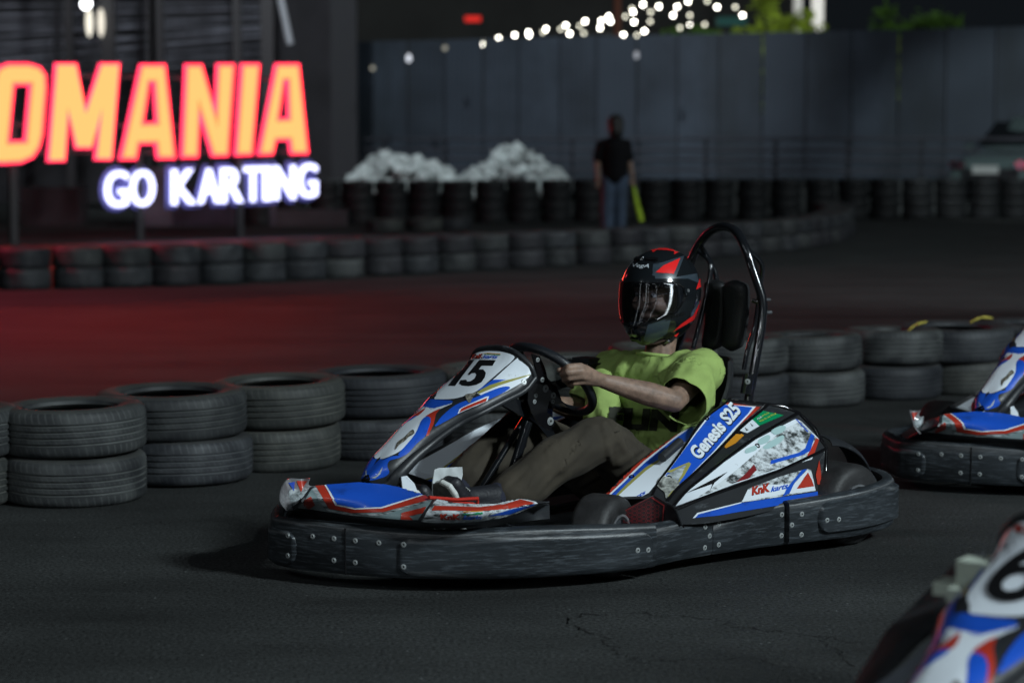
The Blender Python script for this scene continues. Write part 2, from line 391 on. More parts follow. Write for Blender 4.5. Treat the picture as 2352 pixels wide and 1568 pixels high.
# car tyre: dusty grooves, shoulder sipes
def tyre_mat(name, base, dust, top):
    m = bpy.data.materials.new(name); m.use_nodes = True; n = m.node_tree.nodes; l = m.node_tree.links; b = n['Principled BSDF']
    b.inputs['Roughness'].default_value = .62; b.inputs['Specular IOR Level'].default_value = .35
    tc = n.new('ShaderNodeTexCoord'); sp = n.new('ShaderNodeSeparateXYZ'); l.new(tc.outputs['Object'], sp.inputs[0])
    def mt(op, a, c=None, v=None):
        q = n.new('ShaderNodeMath'); q.operation = op
        if hasattr(a, 'links'): l.new(a, q.inputs[0])
        else: q.inputs[0].default_value = a
        if c is not None:
            if hasattr(c, 'links'): l.new(c, q.inputs[1])
            else: q.inputs[1].default_value = c
        if v is not None: q.inputs[2].default_value = v
        return q.outputs[0]
    X, Y, Z = sp.outputs
    r = mt('SQRT', mt('ADD', mt('MULTIPLY', X, X), mt('MULTIPLY', Y, Y)))
    az = mt('ABSOLUTE', Z)
    intread = mt('LESS_THAN', az, .066); low = mt('LESS_THAN', r, .2815); groove = mt('MULTIPLY', intread, low)
    ang = mt('ARCTAN2', Y, X)
    nz = n.new('ShaderNodeTexNoise'); nz.inputs['Scale'].default_value = 9; nz.inputs['Detail'].default_value = 7; l.new(tc.outputs['Object'], nz.inputs[0])
    nz2 = n.new('ShaderNodeTexNoise'); nz2.inputs['Scale'].default_value = 3; nz2.inputs['Detail'].default_value = 3; l.new(tc.outputs['Object'], nz2.inputs[0])
    sh = mt('MULTIPLY', mt('GREATER_THAN', az, .046), mt('MULTIPLY', mt('LESS_THAN', az, .084), mt('GREATER_THAN', r, .262)))
    sip = mt('GREATER_THAN', mt('SINE', mt('ADD', mt('MULTIPLY', ang, 62), mt('MULTIPLY', Z, 60))), .72)
    sipe = mt('MULTIPLY', sh, sip)
    mid = mt('MULTIPLY', mt('MULTIPLY', mt('LESS_THAN', az, .03), mt('GREATER_THAN', mt('SINE', mt('ADD', mt('MULTIPLY', ang, 80), mt('MULTIPLY', Z, 160))), .86)), .35)
    dm = mt('ADD', mt('MULTIPLY', groove, .85), mt('MULTIPLY', sipe, mt('MULTIPLY', nz2.outputs[0], .55)))
    dm = mt('ADD', dm, mid)
    rp = n.new('ShaderNodeMapRange'); rp.inputs[1].default_value = .42; rp.inputs[2].default_value = .75; l.new(nz.outputs[0], rp.inputs[0])
    oi = n.new('ShaderNodeObjectInfo'); rv = mt('ADD', mt('MULTIPLY', oi.outputs['Random'], .8), .5)
    big = n.new('ShaderNodeMapRange'); big.inputs[1].default_value = .4; big.inputs[2].default_value = .7; l.new(nz2.outputs[0], big.inputs[0])
    dm2 = mt('MINIMUM', mt('MULTIPLY', mt('ADD', mt('MULTIPLY', dm, mt('ADD', mt('MULTIPLY', big.outputs[0], .7), .45)), mt('ADD', mt('MULTIPLY', rp.outputs[0], .45), mt('MULTIPLY', big.outputs[0], .25))), rv), 1.0)
    mx = n.new('ShaderNodeMix'); mx.data_type = 'RGBA'; l.new(dm2, mx.inputs[0]); mx.inputs[6].default_value = (*base, 1); mx.inputs[7].default_value = (*dust, 1)
    side = mt('MULTIPLY', mt('GREATER_THAN', az, .083), mt('ADD', mt('MULTIPLY', nz2.outputs[0], .9), .15))
    mx2 = n.new('ShaderNodeMix'); mx2.data_type = 'RGBA'; l.new(side, mx2.inputs[0]); l.new(mx.outputs[2], mx2.inputs[6]); mx2.inputs[7].default_value = (*top, 1)
    l.new(mx2.outputs[2], b.inputs['Base Color'])
    bp = n.new('ShaderNodeBump'); bp.inputs['Strength'].default_value = .6; bp.inputs['Distance'].default_value = .004
    l.new(mt('ADD', mt('MULTIPLY', mt('ADD', sipe, mid), -1.0), mt('MULTIPLY', nz.outputs[0], .6)), bp.inputs['Height']); l.new(bp.outputs[0], b.inputs['Normal'])
    return m
TM = [tyre_mat('worn_tyre_rubber', (.014, .0155, .018), (.10, .107, .105), (.058, .060, .056)),
      tyre_mat('dusty_tyre_rubber', (.020, .0225, .0225), (.12, .124, .112), (.072, .072, .064)),
      tyre_mat('dark_tyre_rubber', (.011, .0125, .0165), (.08, .086, .092), (.045, .046, .045))]

# ================================================================= the setting
def asphalt():
    m = bpy.data.materials.new('asphalt'); m.use_nodes = True; n = m.node_tree.nodes; l = m.node_tree.links; b = n['Principled BSDF']
    b.inputs['Roughness'].default_value = .70; b.inputs['Specular IOR Level'].default_value = .36
    tc = n.new('ShaderNodeTexCoord')
    def nz(s, d, src=None):
        t = n.new('ShaderNodeTexNoise'); t.inputs['Scale'].default_value = s; t.inputs['Detail'].default_value = d; t.inputs['Roughness'].default_value = .65; l.new(src or tc.outputs['Object'], t.inputs[0]); return t.outputs[0]
    mp = n.new('ShaderNodeMapping'); mp.inputs['Scale'].default_value = (.35, 1.6, 1); mp.inputs['Rotation'].default_value = (0, 0, R(-12)); l.new(tc.outputs['Object'], mp.inputs[0])
    a = nz(1.1, 6); f = nz(85, 5); st = nz(1.3, 7, mp.outputs[0])
    def rng(s, lo, hi, a0, a1):
        r = n.new('ShaderNodeMapRange'); r.inputs[1].default_value = lo; r.inputs[2].default_value = hi; r.inputs[3].default_value = a0; r.inputs[4].default_value = a1; l.new(s, r.inputs[0]); return r.outputs[0]
    def mul(x, y):
        q = n.new('ShaderNodeMath'); q.operation = 'MULTIPLY'; l.new(x, q.inputs[0]); l.new(y, q.inputs[1]); return q.outputs[0]
    vo = n.new('ShaderNodeTexVoronoi'); vo.inputs['Scale'].default_value = 16; l.new(tc.outputs['Object'], vo.inputs[0])
    grit = rng(vo.outputs['Distance'], .045, .075, 4.0, 1.0)
    v = mul(grit, mul(mul(rng(a, .3, .7, .75, 1.3), rng(f, .36, .68, .25, 2.0)), rng(st, .32, .68, .55, 1.4)))
    c = n.new('ShaderNodeMix'); c.data_type = 'RGBA'; c.blend_type = 'MULTIPLY'; c.inputs[0].default_value = 1; c.inputs[6].default_value = (.0235, .0255, .0252, 1)
    cb = n.new('ShaderNodeCombineColor'); l.new(v, cb.inputs[0]); l.new(v, cb.inputs[1]); l.new(v, cb.inputs[2]); l.new(cb.outputs[0], c.inputs[7]); l.new(c.outputs[2], b.inputs['Base Color'])
    bp = n.new('ShaderNodeBump'); bp.inputs['Strength'].default_value = .5; bp.inputs['Distance'].default_value = .006; l.new(f, bp.inputs['Height']); l.new(bp.outputs[0], b.inputs['Normal'])
    return m
M['asphalt'] = asphalt()
g = mk('ground', [(-300, -30, 0), (300, -30, 0), (300, 500, 0), (-300, 500, 0)], [(0, 1, 2, 3)], M['asphalt']); tag(g, kind='structure')
# cracks in the asphalt
ck = mat('crack_filler', (.006, .006, .006), .8)
bm = bmesh.new()
def crack(pts, w):
    rnd = random.Random(len(pts) * 31 + int(pts[0][0]))
    d = []
    for (a, b) in zip(pts, pts[1:]):
        for k in range(9):
            t = k / 9; d.append(G(a[0] + (b[0] - a[0]) * t, a[1] + (b[1] - a[1]) * t) + Vector((rnd.uniform(-.02, .02), rnd.uniform(-.025, .025), 0)))
    prev = None
    for i in range(len(d) - 1):
        t = (d[i + 1] - d[i]).normalized(); nn = Vector((-t.y, t.x, 0)) * w * rnd.uniform(.3, 1.3)
        a, b = bm.verts.new(d[i] + nn + Vector((0, 0, .002))), bm.verts.new(d[i] - nn + Vector((0, 0, .002)))
        if prev: bm.faces.new((prev[0], prev[1], b, a))
        prev = (a, b)
crack([(1305, 1424), (1340, 1412), (1480, 1408), (1620, 1418), (1700, 1440), (1890, 1465), (2010, 1478)], .0028)
crack([(1305, 1424), (1335, 1445), (1395, 1470), (1420, 1500), (1480, 1520), (1700, 1512), (1900, 1540)], .0022)
crack([(250, 1215), (330, 1200), (480, 1195), (610, 1205)], .002)
crack([(1890, 1465), (1930, 1500), (1990, 1545)], .0022)
tag(from_bm('pavement_cracks', bm, ck), kind='structure')

# ================================================================= car tyres of the barriers
def tyre_mesh(name, r, w):
    k = r / .285; h = w / 2
    prof = [(.172 * k, -h * .72), (.178 * k, -h * .86), (.21 * k, -h * .97), (.245 * k, -h), (.268 * k, -h * .93), (.279 * k, -h * .82), (.2835 * k, -h * .68)]
    for c in (-.40, -.13, .13, .40):
        a, b = c * h * 1.0 - .004, c * h * 1.0 + .004
        prof += [(.285 * k, a - .0012), (.277 * k, a), (.277 * k, b), (.285 * k, b + .0012)]
    prof += [(.2835 * k, h * .68), (.279 * k, h * .82), (.268 * k, h * .93), (.245 * k, h), (.21 * k, h * .97), (.178 * k, h * .86), (.172 * k, h * .72)]
    prof += [(.19 * k, h * .6), (.255 * k, h * .75), (.268 * k, h * .4), (.268 * k, -h * .4), (.255 * k, -h * .75), (.19 * k, -h * .6)]
    o = lathe(name, prof, TM[0], seg=56); me = o.data; bpy.data.objects.remove(o); return me
TME = tyre_mesh('tyre', .285, .185)
TM.append(tyre_mat('dimmed_tyre_rubber', (.007, .008, .009), (.022, .025, .027), (.03, .033, .034)))  # darker set: weaker light on the far row is put into its colour
TM.append(tyre_mat('grey_tyre_rubber', (.014, .014, .017), (.05, .05, .056), (.055, .055, .058)))
TVAR = []
for m_ in TM:
    c = TME.copy(); c.materials.clear(); c.materials.append(m_); TVAR.append(c)
ORD = 'first second third fourth fifth sixth seventh eighth ninth tenth eleventh twelfth thirteenth fourteenth fifteenth sixteenth seventeenth eighteenth nineteenth twentieth twenty-first twenty-second twenty-third twenty-fourth twenty-fifth twenty-sixth twenty-seventh twenty-eighth twenty-ninth thirtieth thirty-first thirty-second thirty-third thirty-fourth thirty-fifth thirty-sixth thirty-seventh thirty-eighth thirty-ninth fortieth forty-first forty-second forty-third'.split()
def tyre(loc, r, label, group, rnd, mi=None, flat=.185):
    o = bpy.data.objects.new('tyre', TVAR[rnd.randrange(3) if mi is None else mi]); COL.objects.link(o)
    o.location = loc; k = r / .285; o.scale = (k, k, flat / .185); tl = .022 if 'near' in label else .012; o.rotation_euler = (rnd.uniform(-tl, tl), rnd.uniform(-tl, tl), rnd.uniform(0, 6.28))
    tag(o, label, 'tyre', group); return o
rnd = random.Random(3)
# near row  (px centre of lower, px centre of upper, ground y, radius lower, upper, name)
near = [(-128, -125, 1152, .285, .287, 'cut off by the left photo edge', 1, 0),
        (168, 166, 1141, .290, .292, 'nearest the left edge', 0, 0),
        (416, 394, 1097, .300, .315, 'second from the left', 2, 0),
        (630, 640, 1064, .292, .294, 'just left of the kart nose', 1, 1),
        (866, 865, 1038, .30, .318, 'behind the kart nose, wide top tyre', 2, 2),
        (1128, 1135, 1020, .28, .285, 'behind the number panel', 0, 1),
        (1345, 1335, 995, .28, .28, 'behind the steering wheel', 1, 1),
        (1530, 1522, 960, .28, .28, 'behind the driver in green', 0, 1),
        (1692, 1692, 931, .28, .277, 'right behind the roll hoop', 2, 0),
        (1866, 1862, 923, .28, .275, 'just right of the roll hoop', 0, 0),
        (2046, 2050, 907, .28, .277, 'under the left yellow strap', 2, 0),
        (2216, 2192, 897, .28, .325, 'left of the far kart, overhanging top tyre', 1, 2),
        (2395, 2385, 886, .28, .33, 'behind the far kart at the right edge', 0, 2)]
for lx, ux, gy, rl, ru, nm, ml, mu in near:
    a = G(lx, gy); s = (gy - 325) / 1.4
    tyre(a + Vector((0, 0, .093)), rl, 'bottom tyre of the near stack ' + nm, 'car tyres stacked in the near barrier', rnd, ml)
    b = a + Vector(((ux - lx) / s, rnd.uniform(-.02, .02), .279))
    tyre(b, ru, 'top tyre of the near stack ' + nm, 'car tyres stacked in the near barrier', rnd, mu, .187)
# middle row
path = [(-60, 664), (0, 663), (400, 653), (800, 634), (1200, 613), (1500, 598), (1700, 583), (1830, 570), (1905, 553), (1925, 533), (1900, 517)]
pp = [G(*q) for q in path]; dense = cr(pp, 40); acc = 0; last = dense[0]; stacks = [dense[0]]
for q in dense:
    acc += (q - last).length; last = q
    if acc >= .475: stacks.append(q.copy()); acc = 0
for i, q in enumerate(stacks):
    rr = rnd.uniform(.245, .262); j = Vector((rnd.uniform(-.008, .008), rnd.uniform(-.04, .04), 0))
    for k, lv in enumerate(('bottom', 'top')):
        tyre(q + j + Vector((rnd.uniform(-.012, .012), 0, .099 + .198 * k)), rr, f'{lv} tyre of the {ORD[min(i, 42)]} stack from the left, middle barrier', 'car tyres stacked in the middle barrier', rnd, rnd.choice((0, 2, 2, 4)), .198)
for i, (px, py, n_) in enumerate([(884, 531, 1), (975, 529, 1), (1040, 528, 1)]):
    for k in range(n_):
        tyre(G(px, py) + Vector((0, 0, .093 + .186 * k)), .3, f'{("bottom", "second", "third")[k]} tyre of the {ORD[i]} short stack behind the middle barrier', 'car tyres behind the middle barrier', rnd)
# far row
fp = cr([G(590, 518), G(1100, 512), G(1600, 506), G(2100, 503), G(2480, 503)], 60); acc = 1; last = fp[0]; i = 0
for q in fp:
    acc += (q - last).length; last = q
    if acc >= .565 and i < 36:
        acc = 0; rr = rnd.uniform(.27, .29)
        for k in range(4):
            tyre(q + Vector((rnd.uniform(-.015, .015), 0, .093 + .183 * k)), rr, f'{("bottom", "second", "third", "top")[k]} tyre of the {ORD[i]} stack from the left in the far barrier', 'car tyres stacked in the far barrier', rnd, 3)
        i += 1
# yellow straps on the tyres
ys = mat('yellow_strap_cloth', (.42, .36, .06), .8, vary=.3)
def rag(name, pts, w, D, label):
    bm = bmesh.new(); d = cr([ND(*p, D) for p in pts], 5); pv = None
    for i, q in enumerate(d):
        ww = w * (1 - .25 * math.sin(i))
        c = [bm.verts.new(q + Vector((0, -.01 * dz, z_))) for dz, z_ in ((0, -ww), (1, 0), (0, ww), (-.5, 0))]
        if pv:
            for k in range(4): bm.faces.new((pv[k], pv[(k + 1) % 4], c[(k + 1) % 4], c[k]))
        else: bm.faces.new(c)
        pv = c
    bm.faces.new(pv); tag(from_bm(name, bm, ys, smooth=True), label, 'strap')
rag('yellow_strap', [(2083, 762), (2094, 752), (2108, 744), (2128, 739)], .008, 11.55, 'yellow strap rising over the tyre left of the far kart')
rag('yellow_strap', [(2228, 741), (2243, 733), (2258, 729), (2280, 731)], .009, 11.6, 'yellow strap lying on the wide tyre behind the far kart')

# ================================================================= the kart (built in its own axes, x forwards, y to its left)
KROT = math.atan2(KF.y, KF.x)
kart = empty('racing_kart', KO, KROT)
tag(kart, 'sharp blue, white and red racing kart with number 15, driven by the person in green', 'go-kart', 'racing karts on the track')

# --- bumpers: a lipped strip along an outline
def strip(name, pts, mt, parent, depth=.03, n=5, lip=.012, bulge=0.0, ends=True):
    """pts: (x,y,z0,z1) outer outline"""
    d = cr([Vector((p[0], p[1], 0)) for p in pts], n); zz = cr([Vector((p[2], p[3], 0)) for p in pts], n)
    V = []; F_ = []; K = 10
    for i, q in enumerate(d):
        t = (d[min(i + 1, len(d) - 1)] - d[max(0, i - 1)]).normalized(); nn = Vector((t.y, -t.x, 0))   # outwards
        z0, z1 = zz[i].x, zz[i].y
        sec = [(-depth, z0 + .004), (-.010, z0), (-.001, z0 + .010), (bulge, (z0 + z1) / 2), (-.001, z1 - .016), (-.009, z1 - .004), (-lip - .012, z1), (-depth - .012, z1 - .006), (-depth - .012, z1 - .02), (-depth, z1 - .03)]
        for o_, z in sec: V.append(q + nn * o_ + Vector((0, 0, z)))
    for i in range(len(d) - 1):
        for k in range(K): F_.append((i * K + k, i * K + (k + 1) % K, (i + 1) * K + (k + 1) % K, (i + 1) * K + k))
    F_ += [tuple(range(K)), tuple(range((len(d) - 1) * K, len(d) * K))[::-1]]
    o = mk(name, V, F_, mt, parent)
    bm = bmesh.new(); bm.from_mesh(o.data); bmesh.ops.recalc_face_normals(bm, faces=bm.faces); bm.to_mesh(o.data); bm.free()
    return autosmooth(o, 55)
def zat(px, py, xy):          # height at which the vertical line through local (x,y) crosses the pixel row py
    w = KO + KF * xy[0] + KL * xy[1]
    b = (784 - py) / FPX
    tz = (-math.sin(PITCH) + b * math.cos(PITCH)) / (math.cos(PITCH) + b * math.sin(PITCH))
    return CAMH + w.y * tz
def outl(bottom, tops, z0=.045):
    out = []
    for (bx, by), ty in zip(bottom, tops):
        q = P(bx, by, z=z0); out.append((q.x, q.y, z0, zat(bx, ty, (q.x, q.y))))
    return out
front = outl([(622, 1290), (640, 1300), (690, 1309), (794, 1320), (908, 1328), (1050, 1331), (1200, 1329), (1350, 1320), (1440, 1312), (1508, 1302)],
             [1182, 1188, 1194, 1204, 1214, 1218, 1210, 1206, 1205, 1203])
q0 = front[0]
far = [(1.0, -.62, .045, .19), (1.2, -.60, .045, .19), (1.45, -.55, .045, .195), (1.68, -.47, .045, .20)]
strip('front_bumper', far + front, M['bumper'], kart, n=4)
side1 = outl([(1508, 1300), (1570, 1286), (1637, 1274)], [1203, 1193, 1182])
side2 = outl([(1638, 1274), (1720, 1262), (1812, 1250)], [1181, 1167, 1152])
rear = outl([(1813, 1250), (1900, 1240), (1975, 1230), (2025, 1218), (2052, 1206)], [1151, 1137, 1123, 1109, 1096], .05)
def dx(o_, k):
    return o_
strip('side_bumper', side1, M['bumper'], kart); strip('side_bumper', side2, M['bumper'], kart)
rp_ = rear + [(lambda q: (q.x, q.y, .05, .228))(P(*t, z=.228)) for t in ((2046, 1083), (2021, 1073), (1978, 1065))] + [(-.36, .1, .05, .22), (-.38, -.35, .05, .2), (-.27, -.6, .05, .19), (-.1, -.65, .05, .19)]
strip('rear_bumper', rp_, M['bumper'], kart)
strip('side_bumper', [(-.1, -.65, .05, .185), (.3, -.64, .045, .18), (1.0, -.62, .045, .18)], M['bumper'], kart)
# raised pads on the bumpers
def pad(name, px_pts, src, parent, z_lo, z_hi, rnd_=True, out=.008):
    """a rounded plate following the bumper outline between two px columns"""
    a, b = px_pts
    d = cr([Vector((p[0], p[1], 0)) for p in src], 26)
    zs = cr([Vector((p[2], p[3], 0)) for p in src], 26)
    def pxof(q):
        w = KO + KF * q.x + KL * q.y; w.z = .1; v = w - CAM
        return 1176 + FPX * v.x / (v.y * math.cos(PITCH) - v.z * math.sin(PITCH))
    sel = [(q, z) for q, z in zip(d, zs) if a <= pxof(q) <= b]
    L_ = [0]
    for (p, _), (q, _) in zip(sel, sel[1:]): L_.append(L_[-1] + (q - p).length)
    T_ = L_[-1]; V = []; F_ = []; K = 10; rows = []
    for i, ((q, z), s) in enumerate(zip(sel, L_)):
        t = (sel[min(i + 1, len(sel) - 1)][0] - sel[max(0, i - 1)][0]).normalized(); nn = Vector((t.y, -t.x, 0))
        h = z.y - z.x; zl, zh = z.x + h * z_lo, z.x + h * z_hi; mid_, half = (zl + zh) / 2, (zh - zl) / 2
        rr = half * .8 if rnd_ else half * .35
        e = min(s, T_ - s); sh = 1.0
        if e < rr: sh = (half - rr + math.sqrt(max(0, rr * rr - (rr - e) ** 2))) / half
        sh = max(sh, .12)
        hh = half * sh; ee = min(1, e / .012)
        for k in range(K + 1):
            c = -1 + 2 * k / K; edge = 1 - max(0, abs(c) - .8) / .2
            V.append(q + nn * (out * min(edge, 1) * (.1 + .9 * ee) - (.006 if k in (0, K) else 0)) + Vector((0, 0, mid_ + hh * c)))
    n_ = K + 1
    for i in range(len(sel) - 1):
        for k in range(K): F_.append((i * n_ + k, i * n_ + k + 1, (i + 1) * n_ + k + 1, (i + 1) * n_ + k))
    o = mk(name, V, F_, M['bumper'], parent); 
    bm = bmesh.new(); bm.from_mesh(o.data); bmesh.ops.recalc_face_normals(bm, faces=bm.faces)
    bm.faces.ensure_lookup_table()
    f = bm.faces[len(bm.faces) // 2]
    if f.normal.dot(f.calc_center_median() - CAML) > 0: bmesh.ops.reverse_faces(bm, faces=bm.faces)
    bm.to_mesh(o.data); bm.free(); autosmooth(o, 50)
    return o
pad('bumper_pad', (910, 1503), front, kart, .02, .86)
pad('bumper_pad', (600, 682), [far[-1]] + front, kart, .03, .80)
pad('bumper_pad', (1876, 2060), rear + rp_[5:6], kart, .12, .88, out=.016)
# seams
for px, src in ((794, front),):
    q = P(px, 1320, z=.045)
    boxo('bumper_seam', (q.x + .0005, q.y, .12), (.004, .003, .148), M['ink'], kart, Matrix.Rotation(.35, 3, 'Z'))
# bolts
def bolt_at(px, py, bvh=None, xy=None, r=.0085, nrm=None):
    pass
allo = [o for o in kart.children if o.name.startswith(('front_bumper', 'side_bumper', 'rear_bumper', 'bumper_pad'))]
BV = []
for o in allo: BV.append(BVHTree.FromPolygons([v.co for v in o.data.vertices], [tuple(p.vertices) for p in o.data.polygons]))
boltme = None
def bolt(px, py, bvhs=BV, r=.0088, mt='boltgrey', name='bolt', par=None):
    global boltme
    d = rayl(px, py); best = None
    for b in bvhs:
        h = b.ray_cast(CAML, d)
        if h[0] is not None and (best is None or h[3] < best[3]): best = h
    if best is None: return
    n = best[1]; n = -n if n.dot(d) > 0 else n
    key = mt + str(r)
    if key not in BOLT:
        o = lathe('bolt', [(.0001, r * .02), (r * .34, r * .02), (r * .36, r * .26), (r * .66, r * .26), (r * .74, r * .12), (r, r * .08), (r, -r * .2), (.0001, -r * .2)], M[mt], seg=14, closed=False)
        o.data.materials.append(M['ink'])
        for p_ in o.data.polygons:
            if math.hypot(p_.center.x, p_.center.y) < r * .3 and p_.center.z > -r * .1: p_.material_index = 1
        BOLT[key] = o.data; bpy.data.objects.remove(o)
    o = bpy.data.objects.new(name, BOLT[key]); COL.objects.link(o); o.parent = par or kart
    o.location = best[0]; o.rotation_euler = n.to_track_quat('Z', 'Y').to_euler(); return o
BOLT = {}
for b in [(661, 1229), (661, 1275), (718, 1231), (767, 1236), (767, 1286), (816, 1241), (816, 1291), (870, 1246), (927, 1250), (927, 1301),
          (1465, 1263), (1489, 1262), (1620, 1209), (1630, 1230), (1619, 1257), (1652, 1202), (1651, 1250), (1796, 1181), (1795, 1229),
          (1842, 1180), (1819, 1205), (1841, 1227), (1900, 1194), (1927, 1192)]: bolt(*b)

# --- nose cone
fr = [(668, 1167), (715, 1172), (794, 1183), (870, 1192), (935, 1197), (975, 1200), (1060, 1201), (1130, 1195), (1190, 1181), (1262, 1158)]
bk = [(712, 1118), (750, 1112), (823, 1108), (886, 1114), (940, 1126), (994, 1143), (1060, 1155), (1130, 1157), (1197, 1146), (1262, 1152)]
mdp = [(690, 1148), (735, 1146), (815, 1146), (880, 1150), (940, 1158), (985, 1170), (1060, 1178), (1130, 1175), (1194, 1162), (1262, 1155)]
lp = [(655, 1182), (700, 1190), (790, 1199), (870, 1206), (935, 1212), (975, 1213), (1060, 1213), (1130, 1208), (1200, 1198), (1263, 1190)]
zb = [.315, .32, .325, .32, .31, .30, .29, .285, .28, .262]
rows = [[P(*q, z=z) for q, z in zip(bk, zb)],
        [P(*q, z=z * .45 + .235 * .55 + .012) for q, z in zip(mdp, zb)],
        [P(*q, z=.233) for q in fr], [P(*q, z=.198) for q in lp]]
nose, nb = surf('nose_cone', rows, M['black'], kart, nu=4, nv=5, thick=.006, out=(.5, .2, 1))
# far half of the nose cone carried round to the right of the kart
e0 = [r[0] for r in rows]
def mirr(v): return Vector((v.x, -v.y, v.z))
fr_rows = []
for k, r in enumerate(rows):
    tail = [Vector((1.64 - .04 * (3 - k), -.40, .19 + .012 * (3 - k))), Vector((1.40 - .03 * (3 - k), -.50, .18 + .01 * (3 - k))), Vector((1.14, -.54, .175 + .01 * (3 - k)))]
    fr_rows.append([r[0] + Vector((0, .003, -.003))] + tail)
surf('nose_cone', fr_rows, M['black'], kart, nu=3, nv=5, thick=.006, out=(.5, -.2, 1))
# turned-up fin at the right front corner
f0 = [[Q((650, 1116, -.20)), Q((664, 1099, -.25)), Q((690, 1099, -.30)), Q((711, 1098, -.27))],
      [Q((646, 1134, -.17)), Q((666, 1124, -.24)), Q((690, 1122, -.29)), Q((709, 1112, -.28))],
      [Q((647, 1152, -.15)), Q((668, 1146, -.21)), Q((694, 1140, -.27)), Q((718, 1116, -.28))],
      [Q((660, 1170, -.13)), Q((680, 1168, -.17)), Q((706, 1156, -.23)), Q((732, 1114, -.29))]]
fin, fb = surf('nose_fin', f0, M['fin'], kart, nu=5, nv=5, thick=.005, out=(.72, .68, .13))
S_ = lambda *a, **k: stick(*a, **k)
S_('sticker', fb, M['wornwhite'], kart, polys=[spl2([(662, 1130), (676, 1122), (690, 1130), (700, 1128), (712, 1120), (726, 1116), (705, 1148), (690, 1160), (672, 1160)], 3)])
S_('sticker', fb, M['blue'], kart, polys=[[(661, 1108), (676, 1106), (674, 1128)]], off=.002)
S_('sticker', fb, M['red'], kart, polys=[[(680, 1104), (706, 1104), (690, 1130)]], off=.002)
# nose graphics
S_('sticker', nb, M['grey'], kart, polys=[[(715, 1124), (727, 1115), (823, 1109), (886, 1114), (964, 1133), (994, 1143), (988, 1156), (960, 1193), (935, 1194), (808, 1183), (749, 1174), (690, 1165)]])
S_('sticker', nb, M['wornwhite'], kart, polys=[[(717, 1124), (728, 1119), (758, 1169), (820, 1178), (872, 1179), (990, 1146), (993, 1150), (874, 1184), (812, 1183), (750, 1173)]], off=.0018)
S_('sticker', nb, M['red'], kart, polys=[[(724, 1116), (745, 1115), (772, 1158), (817, 1168.5), (878, 1167), (975, 1138), (994, 1142), (993, 1147), (880, 1176), (808, 1177), (756, 1166)]], off=.0024)
S_('sticker', nb, M['white'], kart, polys=[[(745, 1114.5), (752, 1114), (778, 1155), (818, 1164), (874, 1162.5), (968, 1134), (976, 1137.5), (878, 1168), (817, 1169), (771, 1159)]], off=.003)
S_('sticker', nb, M['blue'], kart, polys=[[(749, 1114.5), (823, 1109), (886, 1114), (940, 1125), (972, 1136.5), (876, 1165), (818, 1166), (775, 1156)]], off=.0036)
S_('sticker', nb, M['red'], kart, polys=[[(698, 1148), (714, 1140), (724, 1158), (710, 1168), (698, 1160)]], off=.0024)
S_('sticker', nb, M['wornwhite'], kart, polys=[[(684, 1164), (694, 1150), (704, 1160), (700, 1166)]], off=.0024)
S_('sticker', nb, M['red'], kart, polys=[[(923, 1178), (980, 1164), (972, 1178), (940, 1185), (950, 1193), (921, 1192)]], off=.0024)
S_('sticker', nb, M['dirtywhite'], kart, polys=[spl2([(1004, 1147), (1050, 1153), (1096, 1158), (1150, 1154), (1197, 1146), (1236, 1156), (1205, 1170), (1174, 1182), (1130, 1192), (1060, 1199), (975, 1198), (974, 1188)], 3)])
S_('sticker', nb, M['red'], kart, polys=[[(998, 1162), (1050, 1163), (1100, 1165), (1160, 1158), (1195, 1147), (1228, 1155), (1160, 1169), (1100, 1174), (1050, 1173), (992, 1172)]], off=.002)
S_('sticker', nb, M['blue'], kart, polys=[[(1120, 1184), (1175, 1168), (1232, 1156), (1170, 1180)]], off=.002)
def knk(bv, a, b, h1, c, d, h2, par=kart, nm='lettering'):
    S_(nm, bv, M['ink'], par, text='KnK', T=((a[0] + .8, a[1] + .8), (b[0] - a[0], b[1] - a[1]), h1), off=.0028, bold=.055, grid=4)
    S_(nm, bv, M['red'], par, text='KnK', T=(a, (b[0] - a[0], b[1] - a[1]), h1), off=.0036, bold=.045, grid=4)
    S_(nm, bv, M['blue'], par, text='karts', T=(c, (d[0] - c[0], d[1] - c[1]), h2), off=.0036, bold=.03, shear=.3, grid=4)
knk(nb, (1012, 1191), (1058, 1191), (0, -11.5), (1063, 1191), (1107, 1189), (0, -9))
S_('sticker', nb, M['green'], kart, polys=[[(1063, 1179.5), (1108, 1177), (1108, 1178.5), (1063, 1181)]], off=.003)
S_('sticker', nb, M['orange'], kart, polys=[[(1064, 1176), (1108, 1173.5), (1108, 1175), (1064, 1177.5)]], off=.003)

# --- steering fairing with the number
FR = [[(1142, 797, 0), (1181, 807, .10), (1217, 838, .16), (1229, 868, .168)],
      [(1112, 826, 0), (1158, 848, .11), (1196, 880, .163), (1204, 897, .168)],
      [(1084, 857, 0), (1124, 875, .105), (1150, 904, .158), (1158, 921, .165)],
      [(1050, 890, 0), (1085, 903, .095), (1096, 931, .142), (1102, 950, .150)],
      [(1013, 922, 0), (1040, 932, .075), (1053, 952, .112), (1063, 969, .12)],
      [(985, 944, 0), (1006, 953, .06), (1012, 976, .092), (1024, 994, .10)],
      [(945, 973, 0), (964, 981, .05), (974, 1004, .078), (988, 1022, .085)],
      [(906, 1012, 0), (926, 1020, .048), (938, 1041, .073), (952, 1052, .08)],
      [(874, 1049, 0), (888, 1057, .043), (900, 1075, .067), (915, 1090, .073)],
      [(851, 1078, 0), (862, 1086, .033), (880, 1101, .050), (893, 1114, .055)],
      [(837, 1096, 0), (846, 1103, .020), (857, 1111, .030), (864, 1121, .033)]]
